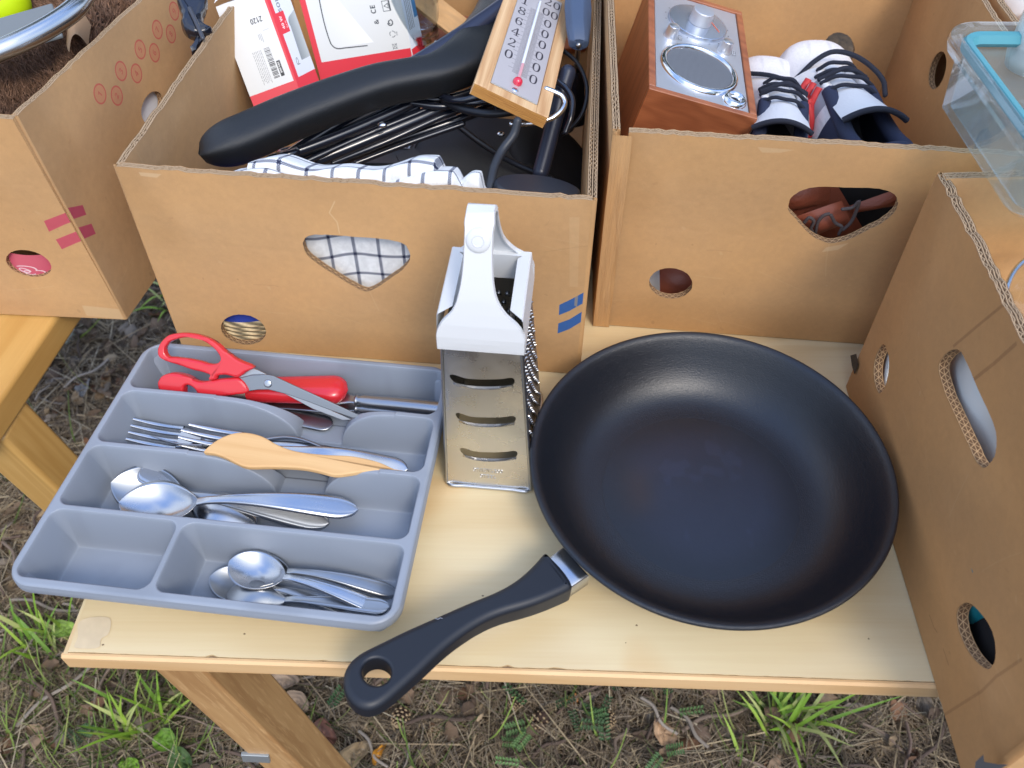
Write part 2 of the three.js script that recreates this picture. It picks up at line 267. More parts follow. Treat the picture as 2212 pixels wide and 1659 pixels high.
const boxB = makeBox({
  label: 'open cardboard box in the middle holding the thermometer and light bulb cartons', seed: 3,
  bot: [X(-0.338, -0.597, 0.001), X(0.067, -0.561, 0.001), X(0.104, -1.06, 0.001), X(-0.295, -1.095, 0.001)],
  top: [X(-0.333, -0.596, 0.213), X(0.0675, -0.5605, 0.208), X(0.1, -1.06, 0.21), X(-0.288, -1.095, 0.212)],
  walls: {
    front: {
      holes: [{ pts: [[655, 522], [668, 509], [700, 507], [760, 511], [845, 519], [876, 530], [886, 556], [872, 580], [845, 600], [812, 623], [790, 630], [765, 619], [725, 595], [682, 567], [662, 548]], n: 80 }, { pts: ell(526, 712, 49, 32, 10) }],
      print: (x, P) => {
        for (const q of [[[848, 587], [905, 560], [984, 518], [987, 570], [900, 618], [845, 640]], [[842, 683], [900, 662], [981, 613], [977, 665], [900, 712], [838, 735]]]) fillPoly(x, P, crop(q, 1000, 480, 0.4822), '#2d5c9e', 0.95);
        fillPoly(x, P, crop([[930, 530], [948, 525], [940, 600], [926, 590]], 1000, 480, 0.4822), '#c29a6b', 0.55);
        x.strokeStyle = '#d9bd94'; x.lineWidth = 2.4; x.globalAlpha = 0.8; x.beginPath(); [[728, 435], [716, 460], [733, 480], [738, 505]].forEach(([a, b], i) => { const [u, v] = P(a, b); i ? x.lineTo(u, v) : x.moveTo(u, v); }); x.stroke(); x.globalAlpha = 1;
        scuff(x, P, [[300, 372], [350, 376], [340, 384], [305, 380]], 0.5); scuff(x, P, [[1240, 470], [1262, 470], [1258, 620], [1240, 620]], 0.16);
      }, printLabel: 'wall with two blue printed stripes',
      opt: { ragged: 0.0011 },
    },
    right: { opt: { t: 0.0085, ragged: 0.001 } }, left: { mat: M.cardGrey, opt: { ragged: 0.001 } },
  },
});
const boxC = makeBox({
  label: 'open cardboard box at the back right holding the wooden radio and sneakers', seed: 7, t: 0.007,
  bot: [X(0.084, -0.632, 0.001), X(0.46, -0.596, 0.001), X(0.49, -1.04, 0.001), X(0.105, -1.05, 0.001)],
  top: [X(0.0815, -0.619, 0.235), X(0.462, -0.584, 0.235), X(0.49, -1.04, 0.24), X(0.103, -1.05, 0.24)],
  walls: {
    front: {
      shrink: [0.0135, 0.004],
      holes: [{ pts: [[1703, 452], [1712, 424], [1750, 406], [1830, 405], [1905, 409], [1934, 422], [1938, 448], [1915, 475], [1870, 500], [1826, 520], [1790, 525], [1755, 510], [1725, 480]], n: 80 }, { pts: ell(1449, 612, 47, 33, 4) }],
      print: (x, P) => { scuff(x, P, [[1790, 535], [1840, 525], [1815, 540], [1780, 545]], 0.5); scuff(x, P, [[1640, 318], [1720, 324], [1690, 330], [1650, 330]], 0.35); },
      opt: { ragged: 0.0009 },
    },
    back: { holes: [{ pts: ell(1812, 108, 34, 38, 0), inner: true }] },
    right: { holes: [{ pts: ell(2025, 152, 17, 42, 14), inner: true }, { pts: ell(2122, 312, 17, 36, 14), inner: true }], mat: M.cardShaded },  // right wall faces away from the sun, its shade is in the tint
    left: { opt: { ragged: 0.001 } },
  },
});
{ // the side panel folded round the front left corner, a little behind the front panel
  const a = X(0.0815, -0.616, 0.2335), b = X(0.084, -0.629, 0.001), e = V(0.0165, 0, 0.0016);
  put('corner_panel', [grid(2, 8, (u, v) => b.clone().lerp(a, v).addScaledVector(e, u))].map((g) => g), M.card, boxC.th);
}
const boxD = makeBox({
  label: 'cardboard box at the right table edge with oval slot in its near side', seed: 11, t: 0.0085, mat: M.cardShaded,  // browner board, and the shade on its left wall put into the tint
  bot: [X(0.314, -0.176, 0.001), X(0.8, -0.13, 0.001), X(0.815, -0.58, 0.001), X(0.3265, -0.5505, 0.001)],
  top: [X(0.306, -0.174, 0.24), X(0.79, -0.13, 0.24), X(0.81, -0.585, 0.24), X(0.3265, -0.558, 0.24)],
  walls: {
    left: {
      holes: [
        { pts: crop([[523, 1000], [538, 930], [568, 886], [580, 900], [594, 950], [590, 1030], [572, 1090], [550, 1112], [530, 1070]], 1900, 380, 0.5423) },
        { pts: crop([[822, 990], [838, 950], [880, 914], [920, 914], [940, 945], [1010, 1105], [1082, 1270], [1090, 1320], [1085, 1390], [1062, 1432], [1036, 1455], [1000, 1432], [960, 1350], [900, 1220], [845, 1090]], 1900, 380, 0.5423), n: 80 },
        { pts: crop([[312, 1030], [335, 992], [365, 990], [410, 1030], [455, 1100], [470, 1170], [465, 1230], [440, 1257], [400, 1235], [350, 1170], [320, 1100]], 2200, 900, 0.6143) }],
      print: (x, P) => {
        x.globalAlpha = 0.16; x.strokeStyle = '#4a2f1c'; x.lineWidth = 9; const ln = (q, w) => { x.lineWidth = w; x.beginPath(); crop(q, 2200, 900, 0.6143).forEach(([a, b], i) => { const [u, v] = P(a, b); i ? x.lineTo(u, v) : x.moveTo(u, v); }); x.stroke(); };
        ln([[240, 1480], [420, 1370], [480, 1310], [586, 1240]], 9); x.globalAlpha = 0.35; ln([[205, 1050], [225, 1105], [238, 1125]], 2.5); ln([[262, 1190], [285, 1260]], 2.5); x.globalAlpha = 0.2; ln([[380, 90], [470, 20], [560, -60]], 12); ln([[300, -50], [420, -150], [520, -230]], 10); x.globalAlpha = 1;
      }, printLabel: 'creased side wall with an oval slot and two round holes',
      opt: { ragged: 0.0015, amp: 0.0022 },
    },
    front: { mat: M.cardLit }, back: { mat: M.cardLit },  // same kraft brightened: light on the sun-facing wall put into the colour
  },
});
{ const b = boxD.W.front.F, P = (x, y) => b.o.clone().addScaledVector(b.e1, x).addScaledVector(b.e2, y).addScaledVector(b.n, 0.0012);
  const s = crop([[1930, 690], [1975, 648], [1980, 690], [2060, 705], [2120, 705], [2060, 737], [1925, 737]], 1600, 1600, 0.434).map(([x, y]) => b.loc(onPlane(x, y, b.o, b.n)));
  const g = new THREE.ShapeGeometry(new THREE.Shape(s)), p = g.attributes.position; for (let i = 0; i < p.count; i++) { const q = P(p.getX(i), p.getY(i)); p.setXYZ(i, q.x, q.y, q.z); } g.computeVertexNormals();
  put('tape_strip', g, std({ color: lin(0.06, 0.065, 0.075), roughness: 0.45 }), boxD.th).userData.label = 'torn dark grey tape strip'; }
{ const F = boxD.W.left.F; const q = [[1837, 768], [1850, 764], [1854, 788], [1846, 809], [1840, 790]].map(([x, y]) => onPlane(x, y, F.o.clone().addScaledVector(F.n, 0.0015), F.n)); const g = new THREE.BufferGeometry().setFromPoints([q[0], q[1], q[2], q[0], q[2], q[3], q[0], q[3], q[4]]); g.computeVertexNormals(); put('corner_gap_shade', g, std({ color: lin(0.03, 0.022, 0.018), roughness: 0.6 }), boxD.th).userData.label = 'small dark patch painted for the shaded gap at the box corner'; }  // near-black patch on the wall, painted for the shade in the corner gap
const boxA = makeBox({
  label: 'cardboard box at the left edge with faded red stripes and numbered circles', seed: 17, round: 0.0016, t: 0.0065, mat: M.cardGrey,
  bot: [X(-0.93, -0.66, 0.001), X(-0.403, -0.633, 0.001), X(-0.315, -1.13, 0.001), X(-0.84, -1.16, 0.001)],
  top: [X(-0.93, -0.655, 0.236), X(-0.416, -0.633, 0.236), X(-0.322, -1.13, 0.236), X(-0.84, -1.16, 0.236)],
  walls: {
    front: {
      mat: M.card, holes: [{ pts: ell(62, 569, 50, 27, 14) }],
      print: (x, P) => { for (const q of [[[270, 1310], [368, 1273], [430, 1250], [450, 1310], [394, 1330], [300, 1374]], [[340, 1420], [428, 1385], [490, 1362], [520, 1418], [462, 1440], [376, 1478]]]) fillPoly(x, P, crop(q, 0, 0, 0.4219), '#c0425a', 0.82); scuff(x, P, [[180, 660], [260, 668], [270, 690], [190, 682]], 0.4); }, printLabel: 'wall with faded red stripes and a round hole',
    },
    right: {
      holes: [{ pts: ell(329, 232, 22, 36, 18) }],
      print: (x, P, s) => {
        for (const q of [[[300, 1285], [358, 1240], [490, 1215], [512, 1272], [395, 1312], [330, 1350]], [[370, 1395], [425, 1360], [542, 1325], [568, 1385], [462, 1432], [400, 1460]]]) fillPoly(x, P, crop(q, 0, 0, 0.4219), '#b53a55', 0.85);
        const dots = [[866, 810, '1'], [1012, 825, '2'], [1048, 612, '3'], [1182, 632, '4'], [1214, 425, '5'], [1338, 453, '6'], [1363, 253, '7'], [1480, 290, '8'], [1508, 93, '9']];
        x.textAlign = 'center'; x.textBaseline = 'middle';
        for (const [a, b, n] of dots) { const [[px, py]] = crop([[a, b]], 0, 0, 0.2893), [u, v] = P(px, py), r = 0.0088 * s; x.globalAlpha = 0.22; x.fillStyle = '#e0604f'; x.beginPath(); x.arc(u, v, r, 0, 7); x.fill(); x.globalAlpha = 0.75; x.strokeStyle = '#c9514a'; x.lineWidth = r * 0.17; x.stroke(); x.globalAlpha = 0.55; x.fillStyle = '#c24a45'; x.font = 'bold ' + Math.round(r * 1.0) + 'px sans-serif'; x.save(); x.translate(u, v); x.rotate(-0.5); x.fillText(n, 0, 0); x.restore(); }
        x.globalAlpha = 1; scuff(x, P, crop([[540, 520], [628, 520], [620, 600], [520, 590]], 0, 0, 0.2893), 0.35);
      }, printLabel: 'side wall with red stripes and rows of numbered red circles',
    },
  },
});
// ---------- ground ----------
const soilTex = dtex(1024, 1024, (u, v) => { const n = fbm(u, v, 8, 8, 5, 21), f = fbm(u, v, 90, 90, 3, 22), s = fbm(u, v, 300, 40, 2, 23); const k = 0.55 + n * 0.5 + (f - 0.5) * 0.7 + (s - 0.5) * 0.3; return [92 * k, 74 * k, 54 * k]; });
{ const g = new THREE.PlaneGeometry(400, 400, 1, 1); g.rotateX(-Math.PI / 2); const uv = g.attributes.uv; for (let i = 0; i < uv.count; i++) uv.setXY(i, uv.getX(i) * 500, uv.getY(i) * 500); const m = own('ground', g, std({ map: soilTex, bumpMap: soilTex, bumpScale: 0.01, roughness: 1 })); m.userData.kind = 'structure'; }
// ---------- tables ----------
const birch = woodTex(2048, 1024, [224, 207, 167], [207, 181, 135], { fu: 2, fv: 5, s: 41, fine: 0.06, rings: 5, warp: 0.7, spots: (u, v, c) => {
  const b = sst(0.62, 0.74, fbm(u, v, 7, 5, 3, 77)) * 0.35, x = u * 0.8, y = v * 0.4;
  c = [lerp(c[0], 196, b * 0.8), lerp(c[1], 152, b), lerp(c[2], 95, b)];
  const sp = hash2(Math.floor(u * 170), Math.floor(v * 85), 8); if (sp > 0.9975) { const fx = (u * 170) % 1 - 0.5, fy = (v * 85) % 1 - 0.5; if (fx * fx + fy * fy * 2 < 0.006 + 0.03 * (sp - 0.9975) / 0.0025) c = [96, 74, 50]; }
  return c; } });
M.table = std({ map: birch, roughness: 0.42, bumpMap: birch, bumpScale: 0.0002 });
const bandTex = woodTex(512, 128, [226, 190, 142], [210, 168, 116], { fu: 3, fv: 4, s: 9, rings: 3, fine: 0.06 });
M.band = std({ map: bandTex, roughness: 0.5 });
const amber = woodTex(512, 512, [212, 170, 102], [192, 146, 78], { fu: 2, fv: 6, s: 61, rings: 6, fine: 0.06 });
M.amber = phy({ map: amber, roughness: 0.35, clearcoat: 0.35, clearcoatRoughness: 0.3 });
const legTex = woodTex(512, 512, [194, 154, 104], [162, 120, 76], { fu: 2, fv: 7, s: 65, rings: 7, fine: 0.1, spots: (u, v, c) => { const w = sst(0.6, 0.75, fbm(u, v, 24, 60, 3, 6)); return [lerp(c[0], 226, w * 0.3), lerp(c[1], 190, w * 0.3), lerp(c[2], 140, w * 0.3)]; } });
M.leg = phy({ map: legTex, roughness: 0.4, clearcoat: 0.25, clearcoatRoughness: 0.3 });
function uvPlanar(g, ax, ay, su, sv, ou = 0, ov = 0) { const p = g.attributes.position, uv = new Float32Array(p.count * 2), q = V(0, 0, 0); for (let i = 0; i < p.count; i++) { q.fromBufferAttribute(p, i); uv[2 * i] = q.dot(ax) / su + ou; uv[2 * i + 1] = q.dot(ay) / sv + ov; } g.setAttribute('uv', new THREE.BufferAttribute(uv, 2)); return g; }
// beam between two points with a rectangular section
function beam(a, b, w, d, side, r = 0.003) {
  const L = a.distanceTo(b), g = new RoundedBoxGeometry(w, L, d, 2, r), y = b.clone().sub(a).normalize(), x = side.clone().addScaledVector(y, -side.dot(y)).normalize(), z = x.clone().cross(y);
  uvPlanar(g, V(0, 1, 0), V(1, 0, 1), 0.5, 0.13, a.x, a.z);
  g.applyMatrix4(basis(x, y, z, a.clone().lerp(b, 0.5))); return g;
}
{
  const fl = V(-0.338, TT, -0.27), e = V(0.651, 0, 0.018).normalize(), bk = V(-0.018, 0, 0.651).normalize().negate(); // along the front, away
  bk.set(0.012, 0, -1).normalize();
  const Wt = 1.2, Dt = 0.8, th = 0.018;
  const T = thing('display_table', 'pale birch topped table carrying the cutlery tray and the frying pan', 'table', fl.clone().addScaledVector(e, Wt / 2).addScaledVector(bk, Dt / 2).setY(0));
  const P = (u, v, y) => fl.clone().addScaledVector(e, u).addScaledVector(bk, v).add(V(0, y, 0));
  const lipd = 0.0012, R = rng(77);
  const chip = Array.from({ length: 241 }, () => (R() < 0.08 ? 0.0022 * R() : 0.0004 * R()));
  // laminate sheet ends a hair short of the edge band, leaving a dark ragged joint
  const top = grid(240, 1, (u, v) => P(lerp(0.002, Wt, u), v < 0.5 ? 0.0016 + chip[Math.round(u * 240)] : Dt, 0));
  uvPlanar(top, V(1, 0, 0), V(0, 0, -1), 0.82, 0.41, 0.53, 0.2);
  put('tabletop', [top, grid(1, 1, (u, v) => P(u * Wt, v * Dt, -th)), grid(240, 1, (u, v) => P(lerp(0.002, Wt, u), 0.0016 + chip[Math.round(u * 240)], -0.004 * v))], M.table, T);
  const core = grid(1, 1, (u, v) => P(u * Wt, v * 0.01, -0.0022)); put('chipboard_core', core, M.core, T);
  // front band and the left edge band
  const fb = grid(1, 5, (u, v) => { const q = [[0.0012, -0.0018], [0.0012, -0.0004], [-0.0006, -0.0002], [-0.0026, -0.0022], [-0.0026, -th], [0.0012, -th]][Math.round(v * 5)]; return P(lerp(-0.0024, Wt, u), q[0], q[1]); }).toNonIndexed(); fb.computeVertexNormals();
  uvPlanar(fb, V(1, 0, 0), V(0, 1, 1), 0.4, 0.1);
  put('edge_band', fb, M.band, T);
  const lb = grid(4, 1, (u, v) => { const q = [[0.002, -0.0003], [-0.0012, -0.0003], [-0.0024, -0.0018], [-0.0024, -th], [0.002, -th]][Math.round(u * 4)]; return P(q[0], lerp(0, Dt, v), q[1]); }).toNonIndexed(); lb.computeVertexNormals();
  uvPlanar(lb, V(0, 0, 1), V(1, 1, 0), 0.4, 0.1);
  put('edge_band', lb, M.table, T);
  // paper stuck to the corner
  const res = curve(crop([[395, 520], [430, 497], [520, 488], [556, 500], [545, 575], [510, 600], [500, 640], [420, 648], [375, 640], [392, 590]], 0, 1300, 0.4973).map(([a, b]) => at(a, b, 0)), true).getPoints(70);
  const rs = new THREE.ShapeGeometry(new THREE.Shape(res.map((p) => new THREE.Vector2(p.x, -p.z)))); rs.rotateX(-Math.PI / 2); rs.translate(0, TT + 0.0005, 0);
  put('paper_residue', uvPlanar(rs, V(1, 0, 0), V(0, 0, 1), 0.12, 0.12), std({ map: dtex(128, 128, (u, v) => { const n = 0.86 + fbm(u, v, 6, 6, 4, 3) * 0.28; return [206 * n, 186 * n, 152 * n]; }), roughness: 0.9 }), T);
  // legs, splayed inwards
  const lean = 0.145;
  const leg = (x, z, s) => beam(V(x, TT - th, z), V(x + s * lean * (TT - th), 0, z), 0.038, 0.05, V(1, 0, 0));
  put('leg', leg(-0.2575, -0.292, 1), M.leg, T); put('leg', leg(0.62, -0.26, -1), M.leg, T); put('leg', leg(-0.238, -0.98, 1), M.leg, T); put('leg', leg(0.62, -0.98, -1), M.leg, T);
  put('apron', beam(P(0.1, 0.74, -0.05), P(1.1, 0.74, -0.05), 0.02, 0.05, V(0, 0, 1)), M.leg, T);
  const cn = V(0, 0, 1), cp = onPlane(553, 1636, V(-0.2575, TT - 0.02, -0.2665), cn); const clip = rbox(0.026, 0.019, 0.004, 0.001); clip.applyMatrix4(new THREE.Matrix4().makeRotationFromEuler(new THREE.Euler(0, 0, -0.12))); clip.translate(cp.x, cp.y, cp.z);
  put('metal_plate', clip, std({ color: lin(0.32, 0.35, 0.36), metalness: 0.5, roughness: 0.45 }), T);
}
{
  const T = thing('side_table', 'amber varnished wooden table under the left cardboard box', 'table', V(-0.8, 0, -0.8));
  const a = V(-0.4775, TT, -0.66), b = V(-0.4935, TT, -0.513), d = b.clone().sub(a).normalize(), back = a.clone().addScaledVector(d, -0.55), fr = b.clone().addScaledVector(d, 0.035);
  const n = V(-d.z, 0, d.x); // to the left
  const c = fr.clone().lerp(back, 0.5).addScaledVector(n, 0.33); const L = fr.distanceTo(back);
  const g = new RoundedBoxGeometry(0.66, 0.036, L, 4, 0.006); uvPlanar(g, V(0, 0, 1), V(1, 1, 0), 0.7, 0.35); g.rotateY(Math.atan2(-d.x, -d.z)); g.translate(c.x, TT - 0.018 - 0.001, c.z);
  put('tabletop', g, M.amber, T);
  for (const [p, s] of [[fr.clone().addScaledVector(d, -0.05).addScaledVector(n, 0.028), 1], [fr.clone().addScaledVector(d, -0.05).addScaledVector(n, 0.6), 0], [back.clone().addScaledVector(d, 0.05).addScaledVector(n, 0.6), 0]])
    put('leg', beam(p.clone().setY(TT - 0.037), p.clone().setY(0).add(s ? V(0.065, 0, -0.06) : V(0, 0, 0)), 0.05, 0.05, V(1, 0, 0.1), 0.006), M.amber, T);
  put('leg', beam(at(146, 738, -TT).setY(0.62), at(146, 738, -TT).setY(0), 0.036, 0.036, V(1, 0, 0.3)), std({ color: lin(0.55, 0.6, 0.52), roughness: 0.5 }), T).userData.label = 'pale greenish white leg end';
}
// ---------- materials of the kitchen things ----------
const grainBump = dtex(256, 256, (u, v, i, j) => { const x = 110 + 60 * (hash2(i, j, 3) - 0.5) + 90 * (fbm(u, v, 40, 40, 2, 8) - 0.5) + (hash2(i, j, 71) > 0.985 ? 120 : 0); return [x, x, x]; }, { srgb: false });
const brushed = dtex(256, 256, (u, v) => { const x = 120 + 110 * (fbm(u, v, 6, 128, 3, 4) - 0.5) + 90 * (fbm(u, v, 5, 5, 3, 14) - 0.5); return [x, x, x]; }, { srgb: false });
const rep = (t, a, b) => { const c = t.clone(); c.repeat.set(a, b); c.needsUpdate = true; return c; };
const mottled = (lo, hi, s, f = 8) => dtex(256, 256, (u, v, i, j) => { const x = 255 * lerp(lo, hi, Math.min(1, Math.max(0, fbm(u, v, f, f, 4, s) * 1.4 - 0.2 + (hash2(i, j, s) - 0.5) * 0.1))); return [x, x, x]; }, { srgb: false });
M.steel = std({ color: lin(0.53, 0.54, 0.56), metalness: 1, roughness: 1, roughnessMap: mottled(0.22, 0.34, 5, 4) });
M.steelDull = std({ color: lin(0.4, 0.41, 0.42), metalness: 1, roughness: 1, roughnessMap: mottled(0.26, 0.38, 7, 4) });
M.chrome = std({ color: lin(0.75, 0.76, 0.78), metalness: 1, roughness: 0.08 });
M.blade = std({ color: lin(0.27, 0.285, 0.3), metalness: 0.9, roughness: 0.42, bumpMap: brushed, bumpScale: 0.0001 });
M.panIn = phy({ color: lin(0.006, 0.0085, 0.014), ior: 1.62, roughness: 0.31, bumpMap: rep(grainBump, 14, 8), bumpScale: 0.0003, specularIntensity: 1 });
M.panFloor = phy({ ior: 1.6, roughness: 0.35, bumpMap: grainBump, bumpScale: 0.00012, map: dtex(512, 512, (u, v) => { const n = fbm(u, v, 5, 5, 4, 6), s = sst(0.64, 0.72, fbm(u, v, 14, 10, 3, 44)) * 6; const br = sst(0.4, 0.65, fbm(u, v, 2, 2, 3, 19)), k = 27 + n * 10 + s; const ed = sst(0.2, 0.335, Math.hypot(u - 0.5, v - 0.5)); return [lerp(k * lerp(0.8, 1.15, br), 18, ed), lerp(k * 0.95, 23, ed), lerp(k * lerp(1.4, 1.0, br), 32, ed)]; }) });
M.panHandle = phy({ color: lin(0.010, 0.013, 0.02), roughness: 0.46 });
M.trayGrey = phy({ color: lin(0.275, 0.308, 0.36), roughness: 0.42, bumpMap: rep(grainBump, 2, 2), bumpScale: 0.00003, map: dtex(512, 512, (u, v) => { const n = 250 - 16 * sst(0.5, 0.8, fbm(u, v, 6, 6, 4, 2)); return [n, n, n]; }) });
M.redPlastic = phy({ color: lin(0.62, 0.022, 0.03), roughness: 0.26, clearcoat: 0.5, clearcoatRoughness: 0.15 });
M.white = phy({ color: lin(0.66, 0.67, 0.67), roughness: 0.38 });
M.black = phy({ color: lin(0.012, 0.013, 0.017), roughness: 0.4 });
M.blackMatte = std({ color: lin(0.014, 0.014, 0.017), roughness: 0.75 });
M.blackGloss = phy({ color: lin(0.01, 0.012, 0.02), roughness: 0.2, clearcoat: 0.6, clearcoatRoughness: 0.12 });
M.dark = std({ color: lin(0.006, 0.006, 0.008), roughness: 0.9 });

// ---------- frying pan ----------
{
  const c = V(0.1645, TT, -0.417), R = 0.1495;
  const T = thing('frying_pan', 'large black non-stick frying pan with its handle over the table edge', 'frying pan', c);
  const s = R / 0.1505;
  const floorR = 0.085;
  own('cooking_floor', uvPlanar(lathe([[0.0001, 0.0058], [0.03, 0.0058], [0.06, 0.0059], [floorR, 0.0061]].map(([a, b]) => [a * s, b]), 96), V(1, 0, 0), V(0, 0, 1), 0.25, 0.25, 0.5, 0.5), M.panFloor, T);
  const pr = new THREE.SplineCurve([[floorR, 0.0061], [0.095, 0.0065], [0.1045, 0.0081], [0.1125, 0.0115], [0.1202, 0.0175], [0.1275, 0.0264], [0.1338, 0.0366], [0.1394, 0.0468], [0.144, 0.0541], [0.1478, 0.0563], [0.15, 0.0558], [0.1507, 0.0538], [0.1492, 0.0515], [0.146, 0.0465], [0.1395, 0.033], [0.131, 0.0165], [0.124, 0.006], [0.116, 0.0012], [0.11, 0.0004]].map(([a, b]) => new THREE.Vector2(a * s, b))).getPoints(110);
  own('pan_wall', new THREE.LatheGeometry(pr, 160), M.panIn, T);
  own('base_plate', lathe([[0.0001, 0.0003], [0.11 * s, 0.0003]], 64), M.steelDull, T);
  // handle: the outline seen from above, tilted up a little to its free end
  const hp = crop([[1640, 213], [1560, 310], [1450, 410], [1340, 480], [1230, 530], [1100, 580], [850, 690], [600, 800], [400, 900], [262, 965], [190, 1040], [152, 1140], [165, 1240], [205, 1310], [262, 1362], [330, 1386], [400, 1374], [470, 1325], [580, 1228], [740, 1085], [900, 930], [1050, 815], [1200, 722], [1340, 664], [1500, 622], [1690, 552], [1872, 466], [1862, 440], [1765, 340]], 800, 1300, 0.34358);
  const end = at(...hp[0], 0.047), tail = at(...hp[12], 0.0595);
  const dir = tail.clone().sub(end).normalize(), side = V(0, 1, 0).cross(dir).normalize(), n = dir.clone().cross(side).normalize(), o = at(...crop([[1740, 330]], 800, 1300, 0.34358)[0], 0.048);
  const loc = ([x, y]) => { const d = onPlane(x, y, o, n).sub(o); return new THREE.Vector2(d.dot(dir), d.dot(side)); };
  const raw = hp.map(loc), cv = curve(raw.slice(0, 27).map((p) => V(p.x, p.y, 0))).getSpacedPoints(170).map((p) => new THREE.Vector2(p.x, p.y));
  for (let it = 0; it < 14; it++) { const c2 = cv.map((p) => p.clone()); for (let i = 4; i < cv.length - 4; i++) cv[i].copy(c2[i - 1]).add(c2[i + 1]).multiplyScalar(0.25).addScaledVector(c2[i], 0.5); }
  cv.push(raw[28].clone());
  const hole = curve(crop(ell(410, 1101, 107, 98, 0, 24), 800, 1300, 0.34358).map(loc).map((p) => V(p.x, p.y, 0)), true).getSpacedPoints(72).slice(0, -1).map((p) => new THREE.Vector2(p.x, p.y)), HL = end.distanceTo(tail);
  { const a = cv[cv.length - 1], b = cv[0], c1 = cv[cv.length - 2]; const extra = []; for (let k = 1; k < 10; k++) extra.push(a.clone().lerp(b, k / 10)); cv.push(...extra); void c1; for (let it = 0; it < 3; it++) { const c2 = cv.map((p) => p.clone()), n2 = cv.length; for (let q = 0; q < n2; q++) cv[q].copy(c2[(q + n2 - 1) % n2]).add(c2[(q + 1) % n2]).multiplyScalar(0.25).addScaledVector(c2[q], 0.5); } }
  const g = mouldedSlab(cv, [hole], 0.0056, (x) => lerp(0.0245, 0.0185, Math.min(1, Math.max(0, x / HL))), 9);
  g.applyMatrix4(basis(dir, side, n, o));
  put('handle', g, M.panHandle, T);
  const fq = crop([[1640, 285], [1770, 190], [1960, 400], [1820, 495]], 800, 1300, 0.34358).map(([x, y]) => at(x, y, 0.044)), fs = new THREE.Shape(fq.map((p) => new THREE.Vector2(p.x, -p.z)));
  const fg = new THREE.ExtrudeGeometry(fs, { depth: 0.012, bevelEnabled: true, bevelThickness: 0.0025, bevelSize: 0.0025, bevelOffset: -0.0025, bevelSegments: 4 }); fg.rotateX(-Math.PI / 2); fg.translate(0, TT + 0.044 - 0.0145, 0);
  put('ferrule', smooth(fg, 0.6), M.steel, T);
  const sc = capTube([[840, 716], [862, 722], [872, 712], [890, 716]].map(([a, b]) => { const [q] = crop([[a, b]], 800, 1300, 0.34358); return onPlane(...q, o.clone().addScaledVector(n, 0.0001), n); }), 0.0003, 12, 5); put('scratch', sc, std({ color: lin(0.22, 0.24, 0.28), roughness: 0.8 }), T);
}

